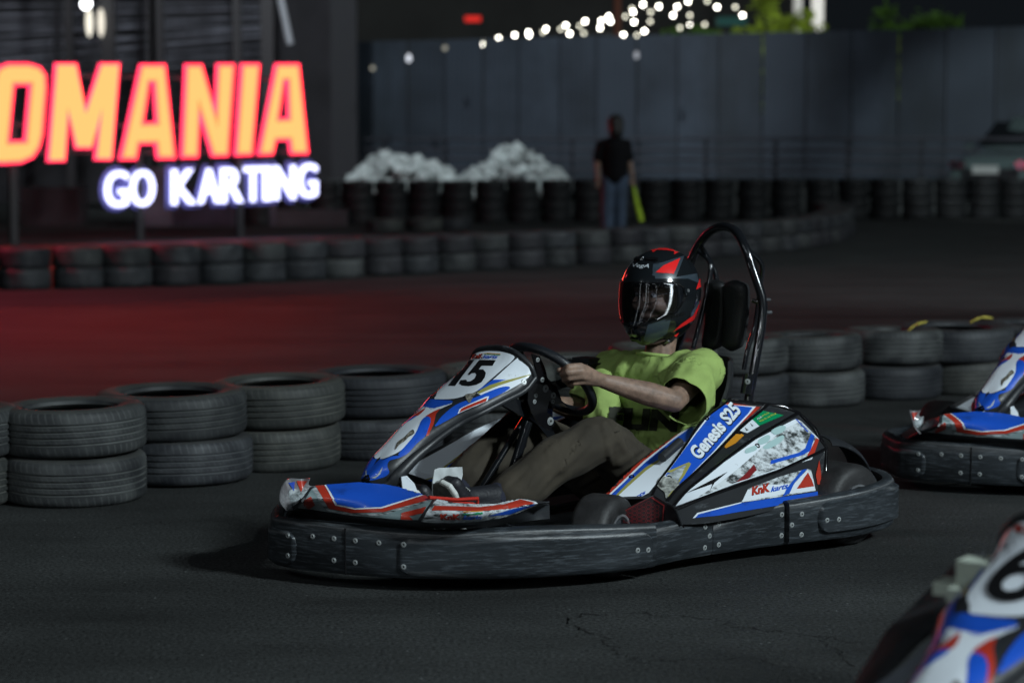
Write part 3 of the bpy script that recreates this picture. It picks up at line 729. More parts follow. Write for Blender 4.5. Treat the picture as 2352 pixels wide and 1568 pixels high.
fmir = lambda v: Vector((v.x, -.88 * v.y, v.z - .10 * abs(v.y)))
rows = []
for r in FR:
    h = [Q(t) for t in r]; rows.append([fmir(v) for v in h[:0:-1]] + h)
fair, fab = surf('steering_fairing', rows, M['black'], kart, nu=4, nv=4, thick=.006, out=(1, 0, 1), ang=60)
tube('fairing_edge', [rows[0][k] for k in range(7)], .008, M['black'], kart, n=5)
for s in (-1, 1):
    tube('fairing_edge', [r[-1 if s > 0 else 0] for r in rows], [.010, .010, .010, .010, .010, .011, .013, .018, .022, .02, .012], M['black'], kart, n=4)
WHT = [spl2([(1090, 816), (1110, 808), (1150, 808), (1178, 816), (1179, 826), (1150, 852), (1120, 878), (1096, 898), (1066, 910), (1040, 916), (1010, 917), (998, 914), (1020, 893), (1055, 856)], 4)]
S_('number_panel', fab, M['white'], kart, polys=WHT)
cq = lambda L: [(796.2 + x * .2422, 784 + y * .2422) for x, y in L]
num = [S_('number', fab, M['ink'], kart, polys=[cq([(1160, 180), (1215, 178), (1030, 425), (965, 422), (1098, 246), (1050, 275), (1072, 232), (1118, 212)])], off=.002)]
five = cq([(1262, 178), (1418, 180), (1385, 234), (1285, 232), (1256, 268), (1298, 268), (1322, 300), (1312, 345), (1280, 390), (1230, 415), (1160, 427), (1095, 420), (1068, 402), (1082, 370), (1138, 366), (1146, 384), (1178, 380), (1214, 355), (1234, 320), (1222, 302), (1190, 305), (1166, 322), (1150, 316)])
num.append(S_('number', fab, M['ink'], kart, polys=[five], off=.002))
knk(fab, (1085, 824), (1109, 823.5), (1.5, -9.5), (1110, 824), (1144, 824.5), (1, -8))
S_('sticker', fab, M['orange'], kart, polys=[[(1119, 811), (1150, 813), (1150, 814.5), (1119, 812.5)]], off=.002)
S_('sticker', fab, M['green'], kart, polys=[[(1119, 813.5), (1150, 815.5), (1150, 817), (1119, 815)]], off=.002)
S_('sticker', fab, M['white'], kart, polys=[spl2([(1184, 826), (1192, 827), (1212, 842), (1218, 855), (1217, 862), (1196, 880), (1150, 905), (1120, 912), (1100, 905), (1100, 899), (1135, 870)], 4)])
S_('sticker', fab, M['gold'], kart, polys=[[(1120, 885), (1172, 868), (1130, 882), (1217, 859.5), (1217, 862), (1145, 886), (1100, 905), (1097, 901)]], off=.0018)
S_('sticker', fab, M['blue'], kart, polys=[[(1132, 873), (1162, 872), (1125, 885), (1100, 898), (1098, 897)]], off=.0024)
S_('sticker', fab, M['blue'], kart, polys=[spl2([(1098, 911), (1125, 899), (1150, 890), (1167, 888), (1170, 893), (1150, 905), (1122, 918), (1112, 921), (1100, 921), (1060, 947), (1002, 979), (1006, 968), (1020, 952), (1045, 932), (1070, 921)], 4)], off=.0024)
S_('sticker', fab, M['white'], kart, polys=[[(1051, 951), (1056, 940), (1065, 935), (1118, 911), (1123, 911), (1120, 921), (1060, 947)]], off=.003)
S_('sticker', fab, M['red'], kart, polys=[[(1055, 948.5), (1060, 940), (1067, 936), (1119, 914), (1116, 922), (1062, 945)]], off=.0036)
S_('sticker', fab, M['blue'], kart, polys=[spl2([(980, 924), (990, 917), (1010, 919), (1035, 920), (1040, 924), (1030, 930), (1012, 934), (990, 940), (985, 936), (968, 935)], 4)], off=.0015)
S_('sticker', fab, M['white'], kart, polys=[spl2([(966, 937), (982, 936), (1000, 937), (1040, 926), (1015, 938), (998, 946), (985, 953), (975, 965), (965, 985), (945, 1010), (920, 1035), (895, 1048), (878, 1054), (874, 1050), (890, 1022), (925, 980)], 4)], off=.0015)
S_('sticker', fab, M['red'], kart, polys=[[(1012, 939), (1000, 944), (985, 952), (978, 957), (988, 960), (990, 968), (978, 1002), (984, 1000), (996, 975), (1002, 952)]], off=.0024)
S_('sticker', fab, M['blue'], kart, polys=[spl2([(968, 968), (978, 958), (987, 958), (990, 966), (984, 985), (976, 1002), (958, 1018), (937, 1041), (925, 1046), (915, 1043), (935, 1020), (955, 995)], 4)], off=.0024)
S_('sticker', fab, M['ink'], kart, polys=[[(965, 996), (942, 1038), (955, 1014)]], off=.003)
S_('sticker', fab, M['blue'], kart, polys=[spl2([(874, 1054), (880, 1056), (900, 1048), (920, 1046), (932, 1044), (915, 1052), (895, 1058), (890, 1070), (894, 1084), (886, 1093), (872, 1098), (858, 1102), (845, 1102), (838, 1096), (852, 1076)], 4)], off=.0015)
S_('sticker', fab, M['wornwhite'], kart, polys=[[(853, 1097), (866, 1091), (880, 1072), (874, 1088), (862, 1098)]], off=.0024)
S_('sticker', fab, M['wornwhite'], kart, polys=[[(840, 1082), (843, 1080), (843, 1090), (846, 1096), (841, 1094)]], off=.0024)
for o in [q for q in kart.children if q.name.startswith(('sticker', 'number_panel')) and q.data.vertices and sum(v.co.z for v in q.data.vertices) / len(q.data.vertices) > .34]:
    me = o.data.copy(); bm = bmesh.new(); bm.from_mesh(me)
    bmesh.ops.bisect_plane(bm, geom=bm.verts[:] + bm.edges[:] + bm.faces[:], plane_co=(0, 0, 0), plane_no=(0, -1, 0), clear_outer=True)
    for v in bm.verts: v.co = fmir(v.co) + Vector((-.0003, .0004, -.0003))
    bmesh.ops.reverse_faces(bm, faces=bm.faces); bm.to_mesh(me); bm.free()
    q = bpy.data.objects.new('sticker', me); COL.objects.link(q); q.parent = kart
# torn dirty patches
tear = mat('torn_vinyl', (.16, .15, .12), .7, vary=.8, vs=90, bump=.6, bs=120)
S_('torn_patch', fab, tear, kart, polys=[spl2([(930, 1004), (944, 990), (950, 988), (952, 996), (940, 1004), (930, 1014), (918, 1022), (908, 1034), (914, 1016)], 3)], off=.003)
S_('torn_patch', fab, tear, kart, polys=[spl2([(1070, 908), (1084, 905), (1096, 903), (1088, 912), (1080, 926), (1073, 920)], 3)], off=.004)
bolt(840 + 3, 1098, [fab], .013, 'gloss'); bolt(1203, 877, [fab], .010)

# --- side pods
PODR = [[(1381, 1146, .36), (1420, 1105, .34), (1478, 1053, .31), (1560, 994, .28), (1625, 958, .26), (1664, 920, .25)],
        [(1496, 1142, .47), (1512, 1108, .45), (1540, 1070, .43), (1575, 1022, .39), (1612, 968, .35), (1672, 921, .32)],
        [(1530, 1154, .52), (1556, 1122, .50), (1592, 1090, .485), (1640, 1044, .46), (1699, 984, .42), (1764, 929, .365)],
        [(1546, 1163, .555), (1580, 1124, .54), (1620, 1092, .53), (1672, 1050, .51), (1740, 1002, .48), (1834, 948, .42)],
        [(1553, 1169, .58), (1605, 1147, .592), (1650, 1130, .595), (1710, 1109, .595), (1795, 1078, .575), (1898, 1030, .52)],
        [(1566, 1204, .58), (1612, 1202, .592), (1655, 1196, .60), (1715, 1185, .605), (1800, 1166, .60), (1884, 1150, .56)]]
rows = [[Q(t) for t in r] for r in PODR]
pod, pb = surf('side_pod', rows, M['black'], kart, nu=3, nv=5, thick=.006, out=(0, 1, 1), linu=True, ang=25)
mrows = [[mirr(v) for v in r] for r in rows]
for r, x_ in zip(mrows, ((1.035, -.385, .197), (1.175, -.495, .262), (1.17, -.53, .235), (1.165, -.55, .21), (1.16, -.56, .19), (1.14, -.57, .15))): r.insert(0, Vector(x_))
surf('side_pod', mrows, M['black'], kart, nu=3, nv=5, thick=.006, out=(0, -1, 1), linu=True, ang=25)
# ribs along the creases
for ri, rr_ in ((1, .005), (2, .007), (3, .007), (4, .006)):
    tube('pod_rib', rows[ri], rr_, M['gloss'], kart, n=6, seg=8)
tube('pod_rib', [r[-1] for r in rows], .007, M['gloss'], kart, n=2, seg=8)
tube('pod_rib', [r[0] for r in rows], .006, M['black'], kart, n=1, seg=8)
dec = []
def D_(*a, **k): o = stick(*a, **k); dec.append(o); return o
D_('sticker', pb, M['red'], kart, polys=[spl2([(1383, 1144), (1420, 1104), (1478, 1053), (1530, 1014), (1562, 994), (1566, 994), (1534, 1018), (1482, 1062), (1425, 1112), (1392, 1146)], 3)])
D_('sticker', pb, M['white'], kart, polys=[[(1388, 1146), (1478, 1060), (1560, 996), (1606, 970), (1600, 985), (1560, 1040), (1513, 1104), (1490, 1132), (1425, 1166), (1400, 1160)]], off=.0018)
D_('sticker', pb, M['blue'], kart, polys=[[(1391, 1148), (1432, 1110), (1482, 1063), (1540, 1016), (1604, 971), (1600, 985), (1584, 1008), (1550, 1034), (1516, 1054), (1482, 1075), (1440, 1112), (1402, 1150)]], off=.0024)
D_('sticker', pb, M['gold'], kart, polys=[[(1402, 1150), (1440, 1112), (1482, 1075), (1518, 1053), (1518, 1058), (1484, 1082), (1444, 1117), (1406, 1152)]], off=.003)
knk(pb, (1413, 1169), (1440, 1158), (-1, -11), (1444, 1157), (1484, 1134), (-2, -8))
D_('sticker', pb, M['red'], kart, polys=[[(1660, 929), (1672, 925), (1746, 935), (1730, 950), (1700, 975), (1660, 945)]])
D_('sticker', pb, M['white'], kart, polys=[[(1662, 929), (1736, 934), (1722, 950), (1690, 985), (1640, 1042), (1565, 1112), (1536, 1136), (1520, 1118), (1516, 1102), (1560, 1045), (1600, 990), (1630, 950)]], off=.0018)
D_('sticker', pb, M['blue'], kart, polys=[[(1665, 930), (1728, 936), (1718, 950), (1686, 983), (1636, 1040), (1586, 1090), (1560, 1114), (1550, 1110), (1528, 1092), (1562, 1046), (1602, 992), (1634, 952)]], off=.0024)
D_('sticker', pb, M['gold'], kart, polys=[[(1527, 1085), (1582, 1062), (1587, 1066), (1572, 1092), (1545, 1130), (1532, 1148), (1538, 1130), (1560, 1100), (1575, 1068), (1540, 1086)]], off=.003)
D_('sticker', pb, M['wornwhite'], kart, polys=[[(1540, 1086), (1577, 1068), (1562, 1098), (1550, 1108), (1530, 1092)]], off=.003)
torn2 = mat('torn_clear_vinyl', (.25, .26, .24), .25, vary=.8, vs=45, bump=1.0, bs=60)
D_('torn_patch', pb, torn2, kart, polys=[spl2([(1520, 1095), (1545, 1100), (1560, 1108), (1556, 1120), (1542, 1130), (1530, 1146), (1526, 1132), (1512, 1120), (1508, 1110)], 3)], off=.0042)
T1 = ((1607, 1058), (98, -114), (-28, -21))
D_('lettering', pb, M['ink'], kart, text='Genesis S25', T=((1609, 1060), T1[1], T1[2]), off=.003, bold=.06, shear=.15)
D_('lettering', pb, M['white'], kart, text='Genesis S25', T=T1, off=.0038, bold=.04, shear=.15)
D_('sticker', pb, M['green'], kart, polys=[[(1753, 944), (1800, 954), (1744, 978), (1728, 964)]], off=.0018)
D_('lettering', pb, M['white'], kart, text='Made', T=((1741, 966), (9, -7), (-3, -4)), off=.003, grid=6)
D_('lettering', pb, M['yellow'], kart, text='in India', T=((1751, 958), (15, -8), (-2, -4)), off=.003, grid=6)
D_('lettering', pb, M['yellow'], kart, text='Made For the World', T=((1745, 971), (37, -19), (-2, -4)), off=.003, grid=6)
D_('sticker', pb, M['white'], kart, polys=[[(1728, 964), (1744, 979), (1716, 995), (1706, 992), (1697, 988)], [(1722, 972), (1730, 978), (1727, 980)], [(1710, 982), (1719, 988), (1714, 990)]], off=.0018)
D_('sticker', pb, M['orange'], kart, polys=[[(1702, 996), (1709, 1000), (1690, 1018), (1668, 1030), (1664, 1027), (1676, 1006), (1686, 998)]], off=.0018)
BIG = [(1827, 962), (1840, 968), (1880, 1008), (1864, 1054), (1790, 1077), (1686, 1112), (1569, 1157), (1552, 1163), (1571, 1136), (1652, 1070), (1738, 1008)]
D_('sticker', pb, M['white'], kart, polys=[BIG], off=.0018)
D_('scuff', pb, M['dirtywhite'], kart, polys=[[(1838, 968), (1876, 1006), (1862, 1052), (1790, 1075), (1686, 1110), (1600, 1144), (1640, 1118), (1676, 1092), (1712, 1062), (1760, 1018), (1800, 985)]], off=.0024)
D_('sticker', pb, M['blue'], kart, polys=[[(1862, 996), (1870, 1002), (1860, 1036), (1842, 1046), (1768, 1067), (1770, 1058), (1834, 1040), (1848, 1030)]], off=.0032)
D_('sticker', pb, M['red'], kart, polys=[[(1874, 1006), (1880, 1010), (1868, 1046), (1850, 1052), (1862, 1030)]], off=.0032)
D_('sticker', pb, M['blue'], kart, polys=[[(1826, 963), (1829, 963), (1856, 992), (1853, 993)]], off=.0032)
D_('sticker', pb, M['redline'], kart, polys=[[(1731, 1067), (1737, 1080), (1718, 1100), (1690, 1108), (1712, 1088)]], off=.0032)
D_('sticker', pb, M['ink'], kart, polys=[[(1671, 1084), (1640, 1110), (1630, 1128), (1636, 1112), (1575, 1134), (1625, 1108)]], off=.0032)
for q in ([(1770, 990), (1790, 979), (1803, 980), (1800, 990), (1786, 998), (1776, 998)], [(1740, 1012), (1760, 1000), (1768, 1004), (1762, 1016), (1744, 1022)], [(1716, 1030), (1734, 1024), (1736, 1034), (1714, 1042), (1710, 1036)], [(1752, 1026), (1790, 1002), (1800, 1004), (1790, 1018), (1762, 1032)]):
    D_('faded_logo', pb, M['mint'], kart, polys=[spl2(q, 3)], off=.0036)
D_('sticker', pb, M['blue'], kart, polys=[[(1590, 1189), (1600, 1178), (1702, 1154), (1800, 1140), (1878, 1128), (1877, 1141), (1800, 1158), (1700, 1174), (1650, 1183)]], off=.0018)
D_('sticker', pb, M['white'], kart, polys=[[(1590, 1189), (1600, 1177), (1702, 1152), (1702, 1154.5), (1603, 1180), (1596, 1188)]], off=.0024)
D_('sticker', pb, M['dirtywhite'], kart, polys=[[(1702, 1153), (1717, 1122), (1790, 1094), (1853, 1076), (1862, 1080), (1868, 1104), (1872, 1126), (1800, 1139)]], off=.0020)
D_('sticker', pb, M['white'], kart, polys=[[(1703, 1152), (1716, 1124), (1760, 1112), (1812, 1112), (1800, 1134)]], off=.0024)
D_('sticker', pb, M['blue'], kart, polys=[[(1840, 1079), (1853, 1076), (1822, 1110), (1812, 1132), (1796, 1140), (1806, 1120)]], off=.0030)
D_('sticker', pb, M['white'], kart, polys=[[(1853, 1078), (1866, 1100), (1872, 1126), (1812, 1134), (1822, 1112)]], off=.0026)
D_('sticker', pb, M['red'], kart, polys=[[(1854, 1084), (1863, 1102), (1868, 1116), (1828, 1122)]], off=.0034)
D_('sticker', pb, M['red'], kart, polys=[[(1880, 1056), (1884, 1085), (1884, 1112), (1876, 1112), (1872, 1090)]], off=.0034)
knk(pb, (1725, 1137), (1766, 1128), (1, -20), (1768, 1130), (1808, 1121), (1, -13))
for b in [(1451, 1095), (1537, 1098), (1622, 961), (1697, 994), (1739, 1024)]: bolt(*b, [pb], .014, 'gloss', 'fastener')
# fuel-line clip on the blue strip
c = Q((1545, 1030, .40)); tube('pod_clip', [Q((1520, 1052, .405)), Q((1562, 1014, .385))], .016, M['black'], kart, n=1, seg=8)
# mirrored stickers on the far pod
for o in [d for d in dec if d.name.startswith(('sticker', 'scuff'))]:
    me = o.data.copy()
    for v in me.vertices: v.co.y = -v.co.y
    me.flip_normals(); q = bpy.data.objects.new(o.name.split('.')[0], me); COL.objects.link(q); q.parent = kart
fp_ = mrows
def fpod(a0, a1, t0, t1, mt, off):
    A_, B_ = cr(fp_[0], 5), cr(fp_[1], 5); n = len(A_); V = []; F_ = []
    i0, i1 = int(t0 * (n - 1)), int(t1 * (n - 1))
    for i in range(i0, i1 + 1):
        nn = (A_[min(i + 1, n - 1)] - A_[max(i - 1, 0)]).cross(B_[i] - A_[i]).normalized(); nn = nn if nn.y > 0 else -nn
        V += [A_[i].lerp(B_[i], a0) + nn * off, A_[i].lerp(B_[i], a1) + nn * off]
    for k in range(i1 - i0): F_.append((2 * k, 2 * k + 1, 2 * k + 3, 2 * k + 2))
    return mk('sticker', V, F_, mt, kart, True)
fpod(.02, .10, .02, .9, M['red'], .008); fpod(.12, .30, .02, .9, M['blue'], .008); fpod(.30, .35, .02, .9, M['gold'], .008); fpod(.35, .86, .02, .9, M['white'], .008)
EB = [Q(t) for t in ((902, 1078, -.50), (1000, 1030, -.44), (1090, 984, -.38), (1176, 950, -.33))]
EA = [Q(t) for t in ((1014, 1120, -.41), (1072, 1066, -.37), (1130, 1008, -.34), (1182, 962, -.31))]
surf('side_pod', [EB, [a.lerp(b, .5) + Vector((0, 0, .006)) for a, b in zip(EA, EB)], EA], M['black'], kart, nu=4, nv=5, thick=.006, out=(.4, .7, .5))
def fpan(a0, a1, mt, t0=0.0, t1=1.0):
    A_, B_ = cr(EA, 6), cr(EB, 6); V = []; F_ = []; n = len(A_); ii = range(int(t0 * (n - 1)), int(t1 * (n - 1)) + 1)
    for i in ii:
        for k in range(4):
            a = a0 + (a1 - a0) * k / 3; V.append(A_[i].lerp(B_[i], a) + Vector((.002, .0035, .012 * (1 - abs(2 * a - 1)) * .5 + .0045)))
    for i in range(len(ii) - 1):
        for k in range(3): F_.append((i * 4 + k, i * 4 + k + 1, (i + 1) * 4 + k + 1, (i + 1) * 4 + k))
    return mk('sticker', V, F_, mt, kart, True)
fpan(.03, .10, M['red']); fpan(.12, .28, M['blue']); fpan(.28, .33, M['gold']); fpan(.33, .84, M['wornwhite' if 0 else 'white'], 0, .93)
# honeycomb intake at the front of the pod
rowsI = [[Q((1420, 1176, .47)), Q((1496, 1138, .49)), Q((1528, 1158, .535)), Q((1548, 1166, .57))],
         [Q((1424, 1215, .46)), Q((1490, 1215, .49)), Q((1524, 1212, .53)), Q((1566, 1212, .575))]]
for r in rowsI:
    for v in r: v.x -= .012
intk, ib = surf('pod_intake', rowsI, mat('intake_black', (.012, .008, .010), .35), kart, nu=3, nv=3, thick=.005, out=(1, .5, .2), linu=True, linv=True)
S_('sticker', ib, M['redline'], kart, polys=[[(1493, 1138), (1527, 1159), (1523, 1202), (1520, 1202), (1524, 1161), (1494, 1142), (1425, 1178), (1423, 1176)]], off=.002)
hx = []
for i in range(9):
    for j in range(7):
        cx, cy = 1436 + i * 10.5, 1150 + j * 9 + (i % 2) * 4.5
        if cy < 1176 - (cx - 1424) * .5 + 6 or (cx > 1496 and cy < 1140 + (cx - 1494) * .62 + 8) or cx > 1517 or cy > 1203: continue
        hx.append((cx, cy))
for cx, cy in hx:
    ring = lambda r: [(cx + r * math.cos(R(60 * k)), cy + r * .85 * math.sin(R(60 * k))) for k in range(6)]
    S_('honeycomb_cell', ib, M['redline'], kart, polys=[ring(5.6), ring(4.8)], off=.002, grid=20)

# --- wheels
def kwheel(x, y, r, w, rz=0.0):
    prof = [(.068, -w / 2 * .8), (.074, -w / 2 * .95), (r * .82, -w / 2), (r * .95, -w / 2 * .86), (r, -w / 2 * .6), (r * 1.003, 0), (r, w / 2 * .6), (r * .95, w / 2 * .86), (r * .82, w / 2), (.074, w / 2 * .95), (.068, w / 2 * .8)]
    e = empty('wheel', (x, y, r)); e.parent = kart; e.rotation_euler = (0, 0, rz)
    lathe('tyre', prof, M['rubber'], e, seg=48, axis='Y', smooth_ang=60)
    s = 1 if y > 0 else -1
    pr = [(.069, -w / 2 * .9), (.069, w / 2 * .93), (.0735, w / 2 * .98), (.0735, w / 2 * 1.02), (.066, w / 2 * 1.01), (.060, w / 2 * .8), (.056, w / 2 * .35), (.03, w / 2 * .3), (.028, w / 2 * .75), (.012, w / 2 * .78), (.0001, w / 2 * .78)]
    lathe('rim', [(a, s * b) for a, b in pr], M['alu'], e, seg=40, closed=False, axis='Y')
    return e
kwheel(0, .535, .142, .19); kwheel(0, -.52, .14, .19)
kwheel(1.03, .425, .134, .135, R(20)); kwheel(1.08, -.60, .132, .13, R(6))
tube('axle', [(0, -.5, .14), (0, .5, .14)], .02, M['steel'], kart, n=1)
tube('front_axle', [(1.07, -.5, .13), (1.05, -.3, .1), (1.05, .3, .1), (1.07, .45, .13)], .014, M['tube'], kart, n=1)
# rear mudguard over the left rear wheel
ar = []
for k in range(9):
    a = R(100 - k * 17)
    ar.append([Vector((-.0 - .172 * math.cos(a) * 1 , yy, .15 + .168 * math.sin(a))) for yy in (.40, .47, .55)])
ar = []
for (px, py) in [(1880, 998), (1900, 999), (1925, 1008), (1945, 1022), (1960, 1040), (1970, 1062)]:
    a = P(px, py, y=.44); ar.append([a + Vector((-.02, -.06, -.005)), a, a + Vector((.0, .05, -.012)), a + Vector((.012, .075, -.03))])
surf('mudguard', ar, M['black'], kart, nu=3, nv=2, thick=.004, out=(0, 0, 1))
# --- chassis, floor
boxo('floor_pan', (.8, 0, .052), (1.5, .62, .006), M['alu'], kart)
for s in (-1, 1):
    tube('frame_rail', [(1.5, s * .22, .09), (1.2, s * .27, .07), (.7, s * .30, .07), (.2, s * .33, .08), (-.15, s * .30, .09)], .015, M['tube'], kart)
    tube('frame_rail', [(.95, s * .3, .08), (.9, s * .5, .11), (.6, s * .56, .11), (.25, s * .52, .11), (.15, s * .33, .09)], .012, M['tube'], kart)
boxo('engine', (.02, -.34, .22), (.26, .2, .2), M['black'], kart, bev=.02)
# --- steering column, wheel, bracket
WC = P(1265, 869, y=0); ax = Vector((-.72, 0, .69)).normalized(); lat = Vector((0, 1, 0)); upv = lat.cross(ax).normalized()
if upv.z < 0: upv = -upv
RW = .168
def rim(th, r=RW, o=0): 
    rr = r * (1 - .06 * max(0, math.sin(th)) ** 6)
    return WC + lat * rr * math.cos(th) + upv * rr * math.sin(th) + ax * o
bm = bmesh.new(); N_ = 64; rr_ = []
for k in range(N_):
    th = 2 * math.pi * k / N_; p = rim(th); tn = (rim(th + .02) - rim(th - .02)).normalized(); a = ax; b = tn.cross(ax).normalized()
    rr_.append([bm.verts.new(p + a * .0165 * math.cos(q) + b * .0155 * math.sin(q)) for q in [2 * math.pi * j / 12 for j in range(12)]])
for k in range(N_):
    for j in range(12): bm.faces.new((rr_[k][j], rr_[k][(j + 1) % 12], rr_[(k + 1) % N_][(j + 1) % 12], rr_[(k + 1) % N_][j]))
sw = from_bm('steering_wheel', bm, M['wheelrub'], kart, True)
hub = WC - ax * .045
for th in (R(8), R(110), R(188), R(262)):
    a, b = hub, rim(th, RW - .012, -.004)
    t = (b - a).normalized(); sd = t.cross(ax).normalized(); V = []
    for p, w_ in ((a, .026), (a.lerp(b, .5), .017), (b, .022)):
        for q in (1, -1):
            for z_ in (0, -.005): V.append(p + sd * w_ * q + ax * z_)
    F_ = []
    for i in (0, 4): F_ += [(i, i + 2, i + 6, i + 4), (i + 1, i + 5, i + 7, i + 3), (i, i + 4, i + 5, i + 1), (i + 2, i + 3, i + 7, i + 6)]
    F_ += [(0, 1, 3, 2), (8, 10, 11, 9)]
    mk('spoke', V, F_, M['tube'], sw)
cyl('hub', hub + ax * .01, hub - ax * .03, .034, M['tube'], sw, 20)
foot = Vector((1.30, .0, .12))
tube('steering_column', [hub, foot], .011, M['tube'], kart, n=1)
def plate(name, pxs, y, th, mt, par=kart):
    V = [P(a, b, y=y) for a, b in pxs]; n = len(V); W_ = [v + Vector((0, -th, 0)) for v in V]
    F_ = [tuple(range(n)), tuple(range(2 * n - 1, n - 1, -1))] + [(i, (i + 1) % n, n + (i + 1) % n, n + i) for i in range(n)]
    o = mk(name, V + W_, F_, mt, par); bm = bmesh.new(); bm.from_mesh(o.data); bmesh.ops.recalc_face_normals(bm, faces=bm.faces); bm.to_mesh(o.data); bm.free(); return o
plate('steering_bracket', [(1222, 812), (1240, 818), (1252, 845), (1258, 868), (1280, 890), (1292, 925), (1274, 930), (1262, 920), (1256, 945), (1268, 955), (1276, 972), (1262, 988), (1240, 975), (1222, 950), (1212, 920), (1214, 890), (1226, 868), (1232, 850)], .07, .006, M['gloss'])
plate('steering_bracket', [(1205, 870), (1240, 866), (1262, 884), (1285, 915), (1270, 940), (1268, 980), (1278, 1005), (1262, 1008), (1236, 976), (1215, 960), (1192, 930), (1196, 900)], -.02, .006, M['tube'])
plate('steering_bracket', [(1150, 905), (1165, 900), (1222, 938), (1212, 960), (1198, 955), (1154, 930)], .04, .02, M['tube'])
brk = [BVHTree.FromPolygons([v.co for v in o.data.vertices], [tuple(p.vertices) for p in o.data.polygons]) for o in kart.children if o.name.startswith('steering_bracket')]
for b, r_ in (((1253, 892), .013), ((1271, 908), .011), ((1246, 872), .009), ((1264, 967), .014), ((1231, 908), .008), ((1228, 922), .008), ((1270, 922), .008), ((1235, 826), .008)): bolt(*b, brk, r_)
bolt(1204, 962, [fab] + brk, .008)
tube('column_brace', [P(1213, 968, y=.06), P(1170, 1105, y=.05)], [.0165, .0165], M['tube'], kart, n=1, seg=14)
tube('column_brace', [P(1213, 968, y=-.06), P(1185, 1100, y=-.12)], .012, M['tube'], kart, n=1)
# --- pedals and the white foot plate
plate('pedal_bracket', [(994, 1108), (998, 1078), (1010, 1074), (1062, 1072), (1063, 1090), (1055, 1122), (1046, 1110), (1030, 1100), (1016, 1106), (1008, 1140), (994, 1140)], .16, .004, mat('white_metal', (.5, .53, .54), .4, vary=.15, vs=30))
plate('pedal_bracket', [(922, 1095), (935, 1092), (952, 1110), (960, 1130), (925, 1122)], .1, .004, M['white'])
plate('pedal_bracket', [(900, 1110), (916, 1108), (918, 1122), (904, 1120)], .06, .004, M['white'])
tube('pedal', [P(985, 1142, y=.28), P(1050, 1147, y=.27), P(1097, 1144, y=.27), P(1097, 1160, y=.27)], .006, M['redpaint'], kart, n=1, seg=8)
tube('pedal', [P(1020, 1152, y=.27), P(1075, 1155, y=.26), P(1090, 1158, y=.26)], .006, M['redpaint'], kart, n=1, seg=8)
# --- seat
seatr = []
for (sx, sz, w_, d_) in ((.52, .13, .16, .05), (.35, .085, .19, .07), (.2, .12, .20, .12), (.13, .25, .20, .16), (.09, .42, .19, .17), (.055, .54, .19, .15), (.045, .62, .16, .12)):
    seatr.append([Vector((sx + d_ * (abs(t) ** 2), w_ * t, sz + (.06 if sz < .2 else 0) * t * t)) for t in (-1, -.75, -.4, 0, .4, .75, 1)])
surf('seat', seatr, M['seat'], kart, nu=5, nv=3, thick=.012, out=(1, 0, .5))
for pts, w_ in (([(1643, 642, -.07), (1646, 690, -.065), (1643, 745, -.06), (1632, 806, -.055)], .032), ([(1690, 643, .05), (1692, 695, .05), (1689, 745, .05), (1680, 806, .045)], .034)):
    c = [Q(t) for t in pts]; bm = bmesh.new(); d = cr(c, 6); pv = None; K = 12
    for i, q in enumerate(d):
        s = i / (len(d) - 1); e = math.sqrt(max(0.03, 1 - abs(2 * s - 1) ** 12)); ww = w_ * 1.55 * e * (1.0 - .22 * s); 
        ringv = [bm.verts.new(q + Vector((.026 * e * math.copysign(abs(math.sin(a)) ** .6, math.sin(a)), ww * 1.1 * math.copysign(abs(math.cos(a)) ** .55, math.cos(a)), 0))) for a in [2 * math.pi * j / K for j in range(K)]]
        if pv:
            for j in range(K): bm.faces.new((pv[j], pv[(j + 1) % K], ringv[(j + 1) % K], ringv[j]))
        else: bm.faces.new(ringv)
        pv = ringv
    bm.faces.new(pv); from_bm('headrest_pad', bm, M['seat'], kart, True)
# roll hoop
hp = [(1572, 650, -.20), (1583, 612, -.195), (1600, 572, -.175), (1625, 537, -.12), (1658, 521, -.03), (1690, 532, .05), (1712, 570, .11), (1731, 625, .145), (1751, 690, .18), (1749, 745, .19), (1736, 825, .20), (1718, 925, .205)]
H3 = [Q(t) for t in hp]
rt = [mirr(v) for v in H3[:8:-1]]
tube('roll_hoop', rt[:3] + [Vector((H3[0].x, -.20, .80))] + H3, .0165, M['tube'], kart, n=6, seg=16)
for s in (1, -1):
    b_ = [Q((1716, 572, .115)), Q((1736, 606, .13)), Q((1734, 650, .11)), Q((1722, 745, .10)), Q((1704, 806, .10)), Q((1696, 850, .10))]
    tube('hoop_brace', [Vector((v.x - (.0 if i_ == 0 else .03), v.y * s, v.z)) for i_, v in enumerate(b_)], .009, M['tube'], kart, n=3)
tube('hoop_brace', [Q((1605, 578, -.16)), Q((1630, 602, -.10)), Q((1630, 640, -.09)), Q((1610, 730, -.09)), Q((1592, 800, -.09))], .009, M['tube'], kart, n=3)
tube('hoop_brace', [Q((1755, 700, .17)), Q((1728, 690, .13))], .008, M['tube'], kart, n=1)
tube('hoop_clamp', [Q((1721, 860, .215)), Q((1713, 905, .215))], .021, M['tube'], kart, n=1, seg=12)
hb = [BVHTree.FromPolygons([v.co for v in o.data.vertices], [tuple(p.vertices) for p in o.data.polygons]) for o in kart.children if o.name.startswith(('hoop_clamp', 'roll_hoop'))]
bolt(1717, 876, hb, .010)
cyl('bolt', Q((1757, 688, .18)), Q((1768, 688, .18)), .006, M['steel'], kart, 8); cyl('bolt', Q((1760, 718, .19)), Q((1771, 717, .19)), .007, M['steel'], kart, 8)
boxo('rear_cover', (.02, -.05, .42), (.12, .3, .10), M['black'], kart, bev=.03)
